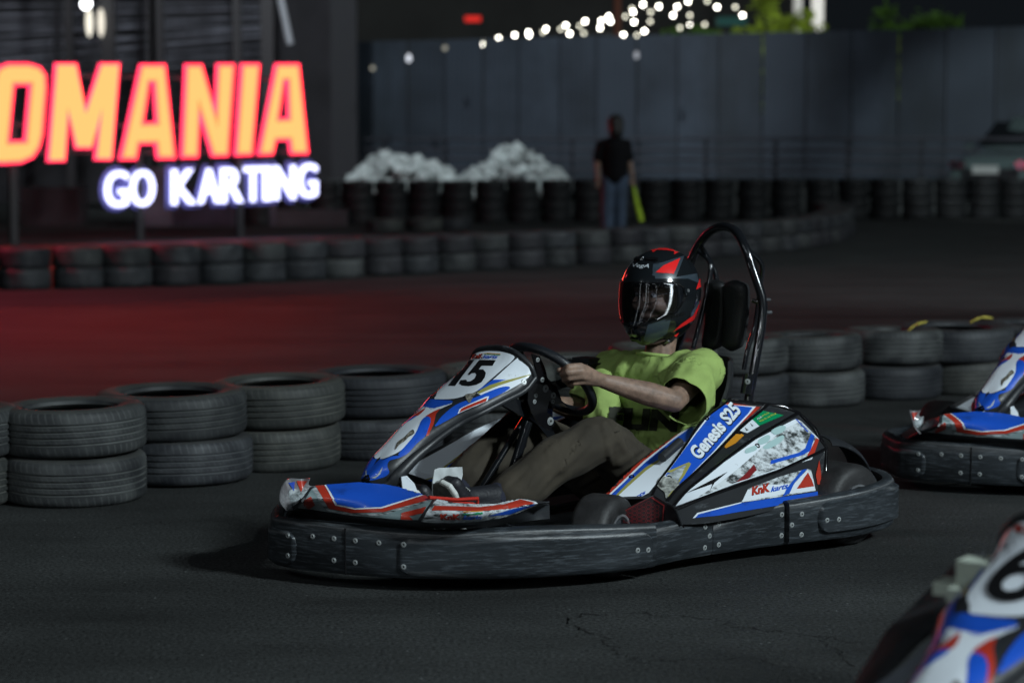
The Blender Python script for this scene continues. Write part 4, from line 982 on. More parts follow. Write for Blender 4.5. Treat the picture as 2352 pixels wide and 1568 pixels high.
# mirror/arm pad left of the driver's right shoulder
boxo('seat_side_bar', Q((1350, 832, -.25)), (.10, .12, .035), M['seat'], kart, bev=.015)

# ================================================================= the driver
drv = empty('person', KO + KF * .4 , KROT)
tag(drv, 'person in a lime green t-shirt, olive trousers and full-face helmet steering the kart', 'person')
def pl(t): v = Q(t); return v - Vector((.4, 0, 0))
OFF = Vector((.4, 0, 0))
# head frame
HC = P(1517, 676, y=0) - OFF
hf = Vector((.975, .14, -.10)).normalized(); hl = Vector((0, 0, 1)).cross(hf).normalized(); hu = hf.cross(hl)
HM = Matrix((hf, hl, hu)).transposed()
def hp_(v): return HC + HM @ Vector(v)
# body: head, neck, arms, hands, torso and legs in one skin
SL, SR = pl((1610, 852, .20)), pl((1404, 850, -.21))
EL, WL = pl((1548, 921, .30)), pl((1386, 875, .20))
caps = []
def ch(pts, rs):
    for (a, b), (r, s) in zip(zip(pts, pts[1:]), zip(rs, rs[1:])): caps.append((a, r, b, s))
hips = Vector((.02, 0, .21)); chest = Vector((-.05, 0, .50)); neckb = Vector((-.045, 0, .62))
neck_top = HC + Vector((-.03, 0, -.05))
ch([hips, chest], [.105, .085]); ch([chest, neckb], [.075, .05]); ch([Vector((-.035, .0, .575)), neck_top], [.055, .056])
ch([neckb + Vector((0, 0, -.05)), SL, EL.lerp(SL, .5), EL, EL.lerp(WL, .35), EL.lerp(WL, .75), WL], [.045, .046, .045, .040, .043, .033, .026])
# head
caps.append((hp_((-.02, 0, .01)), .085, hp_((.03, 0, .03)), .075)); caps.append((hp_((.035, 0, -.02)), .062, hp_((.055, 0, -.07)), .035))
caps.append((hp_((.098, 0, .01)), .008, hp_((.122, 0, -.028)), .013)); caps.append((hp_((.108, -.014, -.03)), .009, hp_((.108, .014, -.03)), .009))
for s in (-1, 1):
    caps.append((hp_((.078, s * .036, -.022)), .028, hp_((.05, s * .05, -.035)), .026))     # cheeks
    caps.append((hp_((.085, s * .02, .035)), .016, hp_((.07, s * .05, .033)), .014))         # brow
caps.append((hp_((.092, -.018, -.062)), .010, hp_((.092, .018, -.062)), .010))                  # lips
# left hand closed on the wheel
KN = [(1332, 841, .205), (1335, 852, .215), (1338, 864, .215), (1342, 876, .205)]
PIP = [(1306, 842, .195), (1303, 855, .205), (1307, 868, .20), (1317, 880, .19)]
DIP = [(1293, 849, .165), (1291, 860, .17), (1296, 873, .165), (1307, 884, .16)]
TIP = [(1303, 856, .13), (1300, 866, .135), (1305, 878, .13), (1315, 889, .13)]
rf = [.0112, .0115, .0108, .0095]
for k, a, b, c, r in zip(KN, PIP, DIP, TIP, rf):
    k3, a3, b3, c3 = pl(k), pl(a), pl(b), pl(c)
    caps.append((WL, .023, k3, r * 1.25)); caps.append((k3, r * 1.2, a3, r)); caps.append((a3, r * 1.04, b3, r * .88)); caps.append((b3, r * .9, c3, r * .8))
caps.append((WL + Vector((0, -.01, .004)), .020, pl((1342, 846, .16)), .016)); caps.append((pl((1342, 846, .16)), .0145, pl((1310, 843, .135)), .0115)); caps.append((pl((1310, 843, .135)), .0115, pl((1284, 850, .13)), .0095))
# right arm, forearm seen through the wheel, hand on the far side of the rim
ER, WR = pl((1345, 945, -.24)), pl((1268, 926, -.155))
ch([neckb + Vector((0, 0, -.05)), SR, SR.lerp(ER, .5), ER, ER.lerp(WR, .4), WR], [.045, .046, .045, .043, .042, .026])
rh = rim(R(188)) - OFF
for k in range(4):
    o_ = ax * 0 + upv * (.022 - .018 * k)
    a = WR.lerp(rh, .55) + o_ + ax * .018; b = rh + o_ + ax * .022; c = rh + o_ + lat * -.022; d = rh + o_ - ax * .022
    caps += [(WR, .022, a, .012), (a, .0125, b, .0105), (b, .0105, c, .010), (c, .0095, d, .008)]
caps += [(WR, .02, rh + ax * .02 + upv * .035, .012), (rh + ax * .02 + upv * .035, .012, rh + upv * .05 - ax * .012, .0095)]
# legs
KNL, ANL = pl((1375, 990, .22)), pl((1150, 1137, .18))
KNR, ANR = pl((1195, 985, -.16)), pl((1055, 1115, -.10))
hipL, hipR = Vector((.06, .10, .17)), Vector((.06, -.10, .17))
ch([hipL, KNL, ANL], [.075, .05, .036]); ch([hipR, KNR, ANR], [.075, .05, .036])
DD = Vector((.42, .05, .90)).normalized(); toeL = pl((1032, 1106, .20)) - DD * .03; toeR = pl((962, 1120, -.08)) - DD * .03
ch([ANL, toeL - DD * .10, toeL], [.030, .026, .020]); ch([ANR, toeR - DD * .10, toeR], [.030, .026, .020])
body = blob('body', caps, M['skin'], drv, vox=.0048, it=3, fac=.45)
# --- T-shirt
def fold(amp, sc, dirv=(1, 1, 1)):
    def f(co, n):
        q = Vector((co.x * sc * dirv[0], co.y * sc * dirv[1], co.z * sc * dirv[2]))
        v = noise.noise(q) + .5 * noise.noise(q * 2.1 + Vector((3, 1, 7)))
        ridge = (1 - abs(noise.noise(q * .8 + Vector((9, 9, 2)))) * 2.2)
        return co + n * amp * (v * .8 + max(0, ridge) * .55)
    return f
cp = []
def c2(pts, rs):
    for (a, b), (r, s) in zip(zip(pts, pts[1:]), zip(rs, rs[1:])): cp.append((a, r, b, s))
c2([SR + Vector((0, .02, -.01)), Vector((-.06, -.06, .590)), Vector((-.06, .06, .598)), SL + Vector((0, -.02, -.01))], [.072, .085, .085, .076])
for yy in (-.115, -.04, .04, .115):
    c2([Vector((-.05, yy * .9, .535)), Vector((-.01, yy * 1.05, .36)), Vector((.04, yy * 1.1, .20))], [.126, .126, .124])
c2([SL, EL.lerp(SL, .62), EL.lerp(SL, .22) + Vector((-.02, .01, -.012))], [.080, .084, .092])
c2([SR, ER.lerp(SR, .6), ER.lerp(SR, .2) + Vector((0, 0, 0))], [.076, .078, .085])
c2([pl((1380, 880, -.1)), pl((1385, 960, -.05))], [.05, .07])
def pxl(co):
    w = KO + KF * (co.x + .4) + KL * co.y; v = Vector((w.x, w.y, co.z - CAMH)); fw = v.y * math.cos(PITCH) - v.z * math.sin(PITCH)
    return 1176 + FPX * v.x / fw, 784 - FPX * (v.y * math.sin(PITCH) + v.z * math.cos(PITCH)) / fw
def creased(base, lines):
    view = Vector((.72, .68, .13)).normalized()
    def f(co, n):
        q = base(co, n)
        k = n.dot(view)
        if k < .1: return q
        x, y = pxl(co); d = 0
        for (x0, y0, x1, y1, w, a) in lines:
            dx, dy = x1 - x0, y1 - y0; t = ((x - x0) * dx + (y - y0) * dy) / (dx * dx + dy * dy); tc = max(0, min(1, t))
            dist = math.hypot(x - x0 - dx * tc, y - y0 - dy * tc)
            if dist < 3 * w: d += a * math.exp(-(dist / w) ** 2) * (1 - .5 * abs(2 * tc - 1))
        return q + n * d * min(1, k * 2)
    return f
SHL = [(a, b, c, d, w * 1.15, (k * .75 if k > 0 else k * .45) * (.45 if a > 1560 and b < 860 else 1)) for a, b, c, d, w, k in [(1438, 822, 1412, 930, 9, .012), (1420, 818, 1392, 900, 8, -.008), (1468, 842, 1462, 935, 9, .012), (1486, 850, 1492, 930, 7, -.008), (1528, 842, 1500, 905, 8, .010), (1570, 822, 1516, 895, 9, .013), (1586, 835, 1545, 880, 7, -.009), (1604, 808, 1565, 850, 7, .008), (1380, 930, 1390, 985, 8, .010), (1440, 990, 1530, 1012, 8, .011), (1470, 1015, 1545, 1000, 6, -.008), (1640, 850, 1600, 950, 8, .009), (1650, 870, 1628, 950, 6, -.008), (1575, 870, 1560, 900, 6, .006)]]
TRL = [(a, b, c, d, w, k * 1.25) for a, b, c, d, w, k in [(1402, 962, 1440, 1040, 7, .011), (1418, 968, 1462, 1060, 6, -.009), (1385, 975, 1405, 1065, 6, .008), (1360, 985, 1290, 1080, 10, .008), (1345, 1040, 1240, 1130, 9, -.007), (1395, 1080, 1330, 1115, 6, .009), (1470, 1030, 1405, 1075, 7, .010), (1500, 1015, 1430, 1090, 6, -.008), (1540, 1030, 1470, 1080, 6, .008), (1250, 1080, 1200, 1140, 7, .008), (1215, 1075, 1165, 1120, 6, -.006), (1150, 1000, 1090, 1080, 8, .007), (1180, 1030, 1130, 1100, 7, -.007), (1440, 990, 1500, 1060, 6, .007), (1300, 1060, 1220, 1150, 7, .006), (1330, 980, 1260, 1040, 8, .007)]]
f1 = fold(.015, 10, (1, 1.5, .6))
CUTS = [(SL, EL, .86), (SR, ER, .86)]
shirt = blob('t_shirt', cp, M['shirt'], drv, vox=.0072, it=6, fac=.5, post=creased(f1, SHL))
# open the sleeves and the collar
ncen = Vector((-.035, 0, .612)); nax = (neck_top + Vector((.02, 0, 0)) - ncen).normalized()
bm = bmesh.new(); bm.from_mesh(shirt.data)
def cut(co, no, near, rad):
    fs = [f for f in bm.faces if near(f.calc_center_median())]
    geo = list({v for f in fs for v in f.verts}) + list({e for f in fs for e in f.edges}) + fs
    bmesh.ops.bisect_plane(bm, geom=geo, plane_co=co, plane_no=no, dist=1e-5)
    bmesh.ops.delete(bm, geom=[f for f in bm.faces if near(f.calc_center_median()) and (f.calc_center_median() - co).dot(no) > 1e-6], context='FACES')
for a, b, t in CUTS:
    d = (b - a).normalized(); co = a.lerp(b, t)
    cut(co, d, lambda c: (c - b).length < .17 and ((c.y > .13) if b.y > 0 else (c.y < -.13)), 0)
cut(ncen, nax, lambda c: (c - ncen - nax * .03).length < .11, 0)
# smooth the neck opening into a round crew neck
bd = [e for e in bm.edges if e.is_boundary]; nv_ = list({v for e in bd for v in e.verts if (v.co - ncen).length < .13})
nring = []
if nv_:
    cc = sum((v.co for v in nv_), Vector()) / len(nv_); e1 = nax.orthogonal().normalized(); e2 = nax.cross(e1)
    for v in nv_:
        d = v.co - cc; d -= nax * d.dot(nax); d = d.normalized(); v.co = v.co.lerp(cc + d * .078 + nax * 0, .85)
    for k in range(28):
        a = 2 * math.pi * k / 28; nring.append(cc + (e1 * math.cos(a) + e2 * math.sin(a)) * .077)
bmesh.ops.smooth_vert(bm, verts=[v for v in bm.verts if .06 < (v.co - ncen).length < .14 and not v.is_boundary], factor=.5, use_axis_x=True, use_axis_y=True, use_axis_z=True)
bm.to_mesh(shirt.data); bm.free()
if nring: tube('collar', nring + [nring[0]], .0075, M['shirt'], drv, n=2, seg=8)
sm = shirt.modifiers.new('cloth_thickness', 'SOLIDIFY'); sm.thickness = .003; sm.offset = -1
# shirt collar band and print
shb = BVHTree.FromPolygons([v.co + OFF for v in shirt.data.vertices], [tuple(p.vertices) for p in shirt.data.polygons])
for lt in ('FLIN',):
    o = stick('shirt_print', shb, M['print'], drv, text='FLIN', T=((1394, 984), (160, 8), (6, -50)), off=.004, bold=.06)
    for v in o.data.vertices: v.co -= OFF
    o.data.name = 'shirt_print'
# --- trousers
cp = []
hem = ANL.lerp(KNL, .0)
c2([hipL, KNL + Vector((-.01, 0, -.025))], [.105, .078]); c2([KNL + Vector((-.01, 0, -.025)), KNL.lerp(ANL, .45), hem + Vector((-.035, 0, -.01))], [.080, .078, .074])
c2([hipR, KNR], [.11, .08]); c2([KNR, KNR.lerp(ANR, .5), ANR.lerp(KNR, .12)], [.08, .075, .07])
c2([Vector((.0, -.08, .18)), Vector((.0, .08, .18))], [.12, .12])
trs = blob('trousers', cp, M['trouser'], drv, vox=.0072, it=5, fac=.5, post=creased(fold(.012, 8, (.6, 1.2, 1.2)), TRL))
# --- shoes
def shoe(an, toe, soledir, ank):
    e = empty('shoe', (0, 0, 0)); e.parent = drv
    d = (toe - an).normalized(); u = soledir.normalized(); w = d.cross(u).normalized()
    L0 = an - d * .035; T0 = an + d * .185
    caps_ = []
    for s in (-.5, .5):
        caps_.append((L0 + w * .02 * s - u * .008, .036, L0.lerp(T0, .5) + w * .03 * s - u * .008, .036)); caps_.append((L0.lerp(T0, .5) + w * .03 * s - u * .008, .036, T0 + w * .026 * s + u * .002, .026))
    caps_.append((L0.lerp(T0, .72) - u * .01, .030, ank, .042)); caps_.append((L0.lerp(T0, .5) - u * .02, .036, ank - (ank - an).normalized() * .02, .044)); caps_.append((an - u * .01, .036, ank - (ank - an).normalized() * .02, .044))
    sd_ = (KNL - ANL).normalized(); tube('sock', [ank - sd_ * .03, ank + sd_ * .05], [.047, .046], M['navy'], e, n=1, seg=18)
    for k in range(4):
        c = L0.lerp(T0, .52 + .09 * k) - u * (.040 + .008 * (3 - k)); tube('lace', [c - w * .028 + u * .004, c - u * .006, c + w * .028 + u * .004], .0022, M['solewhite'], e, n=3, seg=6)
    blob('upper', caps_, M['shoe'], e, vox=.007, it=4)
    def outline(k): return [(L0 + d * (.285 * t - .03) + w * s_ * k) for t, s_ in ((0, 0), (.03, .028), (.15, .036), (.35, .034), (.5, .036), (.7, .046), (.85, .045), (.96, .03), (1.0, 0), (.96, -.03), (.85, -.042), (.7, -.043), (.5, -.034), (.35, -.032), (.15, -.034), (.03, -.026))]
    for nm, z0, z1, mt, k in (('midsole', .030, .046, 'solewhite', 1.06), ('outsole', .046, .054, 'sole', 1.04)):
        o_ = outline(k); n = len(o_); V = [p + u * z0 for p in o_] + [p + u * z1 for p in o_]
        F_ = [tuple(range(n))[::-1], tuple(range(n, 2 * n))] + [(i, (i + 1) % n, n + (i + 1) % n, n + i) for i in range(n)]
        o = mk(nm, V, F_, M[mt], e); bm = bmesh.new(); bm.from_mesh(o.data); bmesh.ops.recalc_face_normals(bm, faces=bm.faces)
        bmesh.ops.bevel(bm, geom=[q for q in bm.edges if len(q.link_faces) == 2 and q.calc_face_angle(0) > 1.2], offset=.003, segments=1, affect='EDGES'); bm.to_mesh(o.data); bm.free()
for tp_, yw in ((pl((1036, 1100, .20)), .10), (pl((962, 1118, -.08)), -.05)):
    dd = Vector((.42, yw, .90)).normalized(); uu = Vector((.90, .12, -.42)).normalized(); uu = (uu - dd * uu.dot(dd)).normalized()
    shoe(tp_ - dd * .20, tp_, uu, ANL if yw > 0 else ANR)
# --- helmet
def hel(az, el_, k=1.0):
    ca, sa, ce, se = math.cos(az), math.sin(az), math.cos(el_), math.sin(el_)
    a = .150 if ca > 0 else .152; rx, ry, rz = a, .126, (.152 if se > 0 else .160)
    x, y, z = rx * ce * ca, ry * ce * sa, rz * se
    # squarer shell, chin bar pushed forwards and down, bottom cut level
    if se < 0:
        low = min(1, -se * 1.7); fwd = max(0, ca)
        x += (.030 * low) * fwd ** 1.5 * (1 if ce > .2 else ce / .2); y *= 1 + .02 * low - .20 * low * fwd ** 2
        z = z - .012 * fwd * low
        x *= 1 + .10 * low if ca > 0 else 1 - .12 * low
    if se > 0 and ca < 0: x -= .012 * se
    return Vector((x * 1.07, y * 1.07, z * 1.07)) * k
NA, NE = 96, 56; e_lo, e_hi = R(-62), R(90)
def port(az, e):      # the eye port
    azd = abs(math.degrees((az + math.pi) % (2 * math.pi) - math.pi)); ed = math.degrees(e)
    return azd < 66 and -24 + azd * .14 < ed < 20 - azd * .04
V = []; F_ = []; FV = []
for i in range(NE + 1):
    e = e_lo + (e_hi - e_lo) * i / NE
    for j in range(NA): V.append(hp_(hel(2 * math.pi * j / NA, e)))
for i in range(NE):
    for j in range(NA):
        az = 2 * math.pi * (j + .5) / NA; e = e_lo + (e_hi - e_lo) * (i + .5) / NE
        f = (i * NA + j, i * NA + (j + 1) % NA, (i + 1) * NA + (j + 1) % NA, (i + 1) * NA + j)
        FV.append(f)
        if not port(az, e): F_.append(f)
helmet = mk('helmet', V, F_, M['helmet'], drv, True)
so = helmet.modifiers.new('shell', 'SOLIDIFY'); so.thickness = .022; so.offset = -1
hbv = BVHTree.FromPolygons([v + OFF for v in V], FV)
# visor
V = []; F_ = []; A0 = 44; 
for i in range(13):
    for j in range(A0 + 1):
        azd = -84 + 168 * j / A0; t = i / 12
        lo = -27 + .16 * abs(azd) + max(0, abs(azd) - 62) * .9; hi = 24 - .05 * abs(azd) - max(0, abs(azd) - 66) * .7
        V.append(hp_(hel(R(azd), R(lo + (hi - lo) * t), 1.028)))
for i in range(12):
    for j in range(A0): F_.append((i * (A0 + 1) + j, i * (A0 + 1) + j + 1, (i + 1) * (A0 + 1) + j + 1, (i + 1) * (A0 + 1) + j))
vis = mk('visor', V, F_, M['visor'], helmet, True)
vs = vis.modifiers.new('sheet', 'SOLIDIFY'); vs.thickness = .0015
edge = [V[j] for j in range(0, A0 + 1, 2)]; tube('visor_rim', edge, .0035, M['gloss'], helmet, n=1, seg=6)
edge = [V[12 * (A0 + 1) + j] for j in range(0, A0 + 1, 2)]; tube('visor_rim', edge, .0028, M['gloss'], helmet, n=1, seg=6)
for s in (1, -1):
    c = hp_(hel(R(82 * s), R(8), 1.03)); n = (c - HC).normalized()
    cyl('visor_pivot', c - n * .004, c + n * .004, .017, M['helmet'], helmet, 24); cyl('visor_pivot', c + n * .004, c + n * .006, .006, M['steel'], helmet, 12)
def H_(name, mt, off=.0008, **k):
    o = stick(name, hbv, M[mt], helmet, off=off, **k)
    for v in o.data.vertices: v.co -= OFF
    return o
H_('helmet_graphic', 'helmetred', polys=[[(1455, 890 - 323), (1500, 565), (1522, 567), (1560, 583), (1530, 574), (1505, 570), (1448, 947 - 365)][:0] + [(1492, 567), (1520, 565), (1548, 572), (1562, 580), (1530, 575), (1510, 574), (1500, 580), (1495, 574), (1478, 573)]], off=.0016)
H_('helmet_graphic', 'helmetred', polys=[[(1506, 626), (1524, 610), (1562, 593), (1547, 629)]], off=.0022)
H_('helmet_graphic', 'helmetgrey', polys=[[(1500, 606), (1520, 588), (1575, 592), (1600, 628), (1606, 650), (1580, 640), (1560, 640), (1505, 640)], [(1498, 633), (1520, 603), (1572, 587), (1553, 636)]])
H_('helmet_graphic', 'helmetgrey', polys=[[(1478, 782), (1488, 745), (1530, 730), (1540, 735), (1532, 765), (1500, 788)]])
H_('helmet_graphic', 'helmetgrey', polys=[[(1586, 720), (1605, 690), (1612, 695), (1600, 730), (1585, 745)]])
H_('helmet_graphic', 'helmetgrey', polys=[[(1434, 732), (1452, 740), (1470, 736), (1482, 734), (1460, 748), (1448, 745)]])
H_('helmet_graphic', 'helmetred', polys=[[(1604, 700), (1614, 682), (1614, 700), (1604, 728), (1580, 742), (1545, 762), (1562, 745), (1592, 724)]], off=.0014)
H_('helmet_graphic', 'helmetred', polys=[[(1598, 665), (1606, 640), (1612, 640), (1610, 658)]], off=.0014)
H_('helmet_lettering', 'white', text='VegA', T=((1452, 613), (38, 2), (2, -8)), off=.0014, shear=.25, grid=8)
H_('helmet_lettering', 'ink', text='SKYNUM', T=((1528, 738), (44, -15), (0, -8)), off=.0014, bold=.03, shear=.2, grid=8)
for a0 in (-.35, .35):
    pass
# helmet vents
for (az_, el__) in ((0, -46), (24, 58), (-24, 58)):
    c = hp_(hel(R(az_), R(el__), 1.0)); n = (c - HC).normalized()
    q = n.to_track_quat('Z', 'Y'); bm = bmesh.new(); box(bm, c, (.045, .022, .010), q.to_matrix(), .004); from_bm('vent', bm, M['gloss'], helmet)
# chin strap
tube('chin_strap', [hp_((.02, .085, -.11)), hp_((.035, .06, -.155)), hp_((.04, 0, -.17)), hp_((.035, -.06, -.155))], .010, M['seat'], helmet, n=4, seg=8)
tube('strap_ring', [hp_((.03, .075, -.14)), hp_((.02, .085, -.12))], .009, M['helmetred'], helmet, n=1, seg=8)
cyl('buckle', hp_((.045, .045, -.165)), hp_((.045, .062, -.155)), .009, M['chrome'], helmet, 10)
# face details
for s in (1, -1):
    c = hp_((.1, s * .031, .012))
    bm = bmesh.new(); bmesh.ops.create_uvsphere(bm, u_segments=16, v_segments=10, radius=.0125, matrix=Matrix.Translation(hp_((.083, s * .032, .012)))); from_bm('eye', bm, mat('eye_white', (.5, .5, .5), .2), drv, True)
    bm = bmesh.new(); bmesh.ops.create_uvsphere(bm, u_segments=12, v_segments=8, radius=.0062, matrix=Matrix.Translation(hp_((.0905, s * .032, .010)))); from_bm('iris', bm, M['hair'], drv, True)
    tube('eyebrow', [hp_((.100, s * .014, .038)), hp_((.101, s * .032, .043)), hp_((.088, s * .052, .036))], [.003, .004, .002], M['hair'], drv, n=3, seg=6)
fr_ = empty('spectacles', (0, 0, 0)); fr_.parent = drv
fm = mat('spectacle_frame', (.01, .01, .012), .25)
for s in (1, -1):
    pts = [hp_((.118 - .012 * abs(dy / .027 * (1 if dy * s > 0 else 0)), s * .035 + dy, .010 + dz)) for dy, dz in ((-.026, .014), (0, .019), (.026, .014), (.027, -.006), (.018, -.02), (-.018, -.02), (-.027, -.006), (-.026, .014))]
    tube('frame', pts, .0017, fm, fr_, n=3, seg=6)
    tube('temple', [hp_((.105, s * .062, .018)), hp_((.0, s * .094, .012))], .002, fm, fr_, n=1, seg=6)
tube('bridge', [hp_((.118, -.009, .016)), hp_((.118, .009, .016))], .0018, fm, fr_, n=1, seg=6)
bm = bmesh.new(); bmesh.ops.create_uvsphere(bm, u_segments=20, v_segments=12, radius=1, matrix=Matrix.Translation(hp_((-.02, 0, .04))) @ HM.to_4x4() @ Matrix.Diagonal((.098, .09, .088, 1)))
bmesh.ops.delete(bm, geom=[v for v in bm.verts if (HM.transposed() @ (v.co - HC)).z < .045 and (HM.transposed() @ (v.co - HC)).x > -.02], context='VERTS')
from_bm('hair', bm, M['hair'], drv, True)

# ================================================================= the other karts
def kart_copy(psi, anchor_local, anchor_world):
    f_, l_ = frame(psi); c = copy_tree(kart)
    o = anchor_world - f_ * anchor_local.x - l_ * anchor_local.y; o.z = 0
    c.location = o; c.rotation_euler = (0, 0, math.atan2(f_.y, f_.x)); return c
a_ = P(794, 1320, z=.045)
k2 = kart_copy(43, a_, G(2230, 1112, .045))
tag(k2, 'second blue and red kart at the right edge, only its nose in frame')
FA = Q(FR[4][0])
k3 = kart_copy(43, Vector((FA.x, FA.y, 0)), ND(2272, 1418, 3.72))
tag(k3, 'blurred kart with number 6 in the lower right corner, nearest the camera')
for ch_ in list(k3.children) + list(k2.children):
    if ch_.name.startswith('number') and not ch_.name.startswith('number_panel'): bpy.data.objects.remove(ch_)
six = spl2([(62, 0), (96, 4), (88, 26), (62, 22), (40, 38), (32, 52), (56, 44), (84, 54), (94, 80), (82, 112), (52, 128), (18, 120), (0, 92), (4, 50), (26, 14)], 4)
hole = spl2([(48, 66), (62, 76), (58, 98), (40, 106), (26, 94), (30, 74)], 4)
c0, c1 = Q(FR[0][0]), Q(FR[4][0]); su = (c0 - c1).normalized(); sn_ = Vector((0, 1, 0)).cross(su); sn_ = sn_ if sn_.x > 0 else -sn_
me = flat_mesh(polys=[six, hole]); bm = bmesh.new(); bm.from_mesh(me)
for ax_ in (0, 1):
    for k in range(8, 130, 8):
        co = [0, 0, 0]; no = [0, 0, 0]; co[ax_] = k; no[ax_] = 1
        bmesh.ops.bisect_plane(bm, geom=bm.verts[:] + bm.edges[:] + bm.faces[:], plane_co=co, plane_no=no, dist=1e-4)
for v in bm.verts:
    p_ = c1.lerp(c0, .45) + Vector((0, 1, 0)) * (v.co.x - 48) * .00125 - su * (v.co.y - 64) * .00125
    h = fab.ray_cast(p_ + sn_ * .3, -sn_); v.co = (h[0] if h[0] is not None else p_) + sn_ * .004
for f in bm.faces:
    f.normal_update()
    if f.normal.dot(sn_) < 0: f.normal_flip()
from_bm('number', bm, M['ink'], k3)
for q in list(k3.children):
    if q.name.startswith(('sticker', 'scuff')) and q.data.vertices and sum(v.co.y for v in q.data.vertices) / len(q.data.vertices) < -.2: bpy.data.objects.remove(q)
bpy.context.view_layer.update()
inv = k3.matrix_world.inverted()
def W3(px, py, D): return inv @ ND(px, py, D)
boxo('fuel_tank', W3(2243, 1354, 3.93), (.15, .15, .115), mat('tank_plastic', (.42, .47, .40), .4, vary=.1), k3, bev=.045, rot=Matrix.Rotation(.25, 3, 'Z'))
cyl('fuel_tank_cap', W3(2296, 1300, 4.1), W3(2296, 1284, 4.1), .035, mat('tank_cap_plastic', (.5, .55, .48), .4), k3, 20)
top_ = [(1960, 1568, 4.0), (2003, 1500, 4.05), (2040, 1442, 4.1), (2100, 1385, 4.2), (2160, 1325, 4.3), (2205, 1284, 4.35), (2262, 1264, 4.4)]
bot_ = [(1985, 1580, 3.85), (2050, 1530, 3.88), (2100, 1480, 3.92), (2150, 1436, 3.98), (2180, 1400, 4.02), (2200, 1335, 4.2), (2240, 1308, 4.3)]
mid_ = [((a[0] + b[0]) / 2, (a[1] + b[1]) / 2, (a[2] + b[2]) / 2 - .03) for a, b in zip(top_, bot_)]
surf('side_pod', [[W3(*q) for q in r] for r in (top_, mid_, bot_)], mat('worn_black_plastic', (.03, .032, .035), .65, spec=.2, vary=.4, vs=6), k3, nu=4, nv=5, thick=.008, out=(.6, .6, .3))
surf('side_pod', [[W3(*q) for q in r] for r in ([(2000, 1580, 3.8), (2070, 1530, 3.84), (2140, 1470, 3.9), (2230, 1424, 3.95)], [(2030, 1600, 3.76), (2085, 1550, 3.8), (2150, 1495, 3.86), (2230, 1452, 3.9)])], mat('grey_blue_plastic', (.16, .18, .21), .3, vary=.3, vs=6), k3, nu=3, nv=5, thick=.01, out=(.6, .6, .3))

exec_bg = True
# ================================================================= background
# --- illuminated sign
SP0, SP1 = G(40, 562), G(560, 546)
sd = (SP1 - SP0).normalized(); sn = Vector((sd.y, -sd.x, 0))
if sn.dot(CAM - SP0) < 0: sn = -sn
def sp(px, py, off=0.0):
    d = ray(px, py); t = (SP0 + sn * off - CAM).dot(sn) / d.dot(sn); q = CAM + d * t - SP0
    return Vector((q.dot(sd), q.z))
sign = empty('lit_sign', SP0, math.atan2(sd.y, sd.x))
tag(sign, 'tall sign of glowing red and orange letters OMANIA over small white GO KARTING', 'sign')
RED = emis('red_edge_glow', (1, .035, .11), 3)
FACE = emis('orange_red_face', (1.0, .027, .0085), 11)
CORE = emis('yellow_core_glow', (1.0, .058, .018), 11)
WHITE = emis('white_blue_face', (.60, .62, 1.0), 3.2)
HALO = mat('halo_blue', (.10, .10, .30), .5)  # for added shapes imitating the bluish lens glow round the white letters
dim = mat('sign_metal', (.02, .018, .02), .5)
c_ = .4295
GL = {'O': [[(0, 350), (40, 335), (150, 335), (215, 355), (247, 400), (251, 470), (232, 720), (215, 790), (178, 848), (110, 878), (0, 884), (-50, 870), (-70, 830), (-68, 760), (-40, 430), (-28, 375)], [(80, 463), (150, 463), (125, 748), (52, 750)]],
      'M': [[(290, 335), (410, 335), (455, 575), (530, 335), (642, 335), (600, 860), (500, 860), (525, 630), (490, 800), (400, 800), (370, 620), (350, 868), (247, 870)]],
      'A': [[(745, 340), (885, 340), (940, 855), (835, 855), (825, 775), (745, 777), (730, 860), (632, 860)], [(800, 450), (815, 450), (828, 650), (770, 652)]],
      'N': [[(985, 340), (1080, 340), (1145, 570), (1155, 338), (1255, 338), (1222, 840), (1130, 843), (1070, 640), (1060, 848), (963, 850)]],
      'I': [[(1285, 338), (1390, 338), (1350, 835), (1250, 838)]],
      'A2': [[(1470, 338), (1600, 338), (1650, 828), (1550, 830), (1540, 755), (1478, 757), (1460, 832), (1372, 835)], [(1520, 440), (1530, 440), (1535, 628), (1492, 630)]]}
def sign_obj(name, polys, mt, off, ext, depth, par):
    me = flat_mesh(polys=polys, offset=off, extrude=ext)
    for v in me.vertices: v.co = Vector((v.co.x, -v.co.z - depth, v.co.y))
    me.materials.clear(); me.materials.append(mt); me.name = name
    o = bpy.data.objects.new(name, me); COL.objects.link(o); o.parent = par; return o
sgn_y = 1 if (Matrix.Rotation(math.atan2(sd.y, sd.x), 3, 'Z') @ Vector((0, -1, 0))).dot(sn) > 0 else -1
for k, pls in GL.items():
    pl_ = [[tuple(sp(a * c_, b * c_)) for a, b in q] for q in pls]
    L0 = sign_obj('letter', pl_, RED, -.008, .02, 0, sign)
    sign_obj('letter_face', pl_, FACE, -.034, .004, .028, L0)
    if k == 'M':
        pm = [[tuple(sp(a * c_, b * c_)) for a, b in [(304, 350), (398, 350), (453, 612), (541, 350), (627, 350), (588, 846), (516, 846), (543, 570), (484, 784), (407, 784), (356, 570), (337, 852), (262, 855)]]]
        sign_obj('letter_core', pm, CORE, 0, .003, .036, L0)
    else: sign_obj('letter_core', pl_, CORE, -.060, .003, .036, L0)
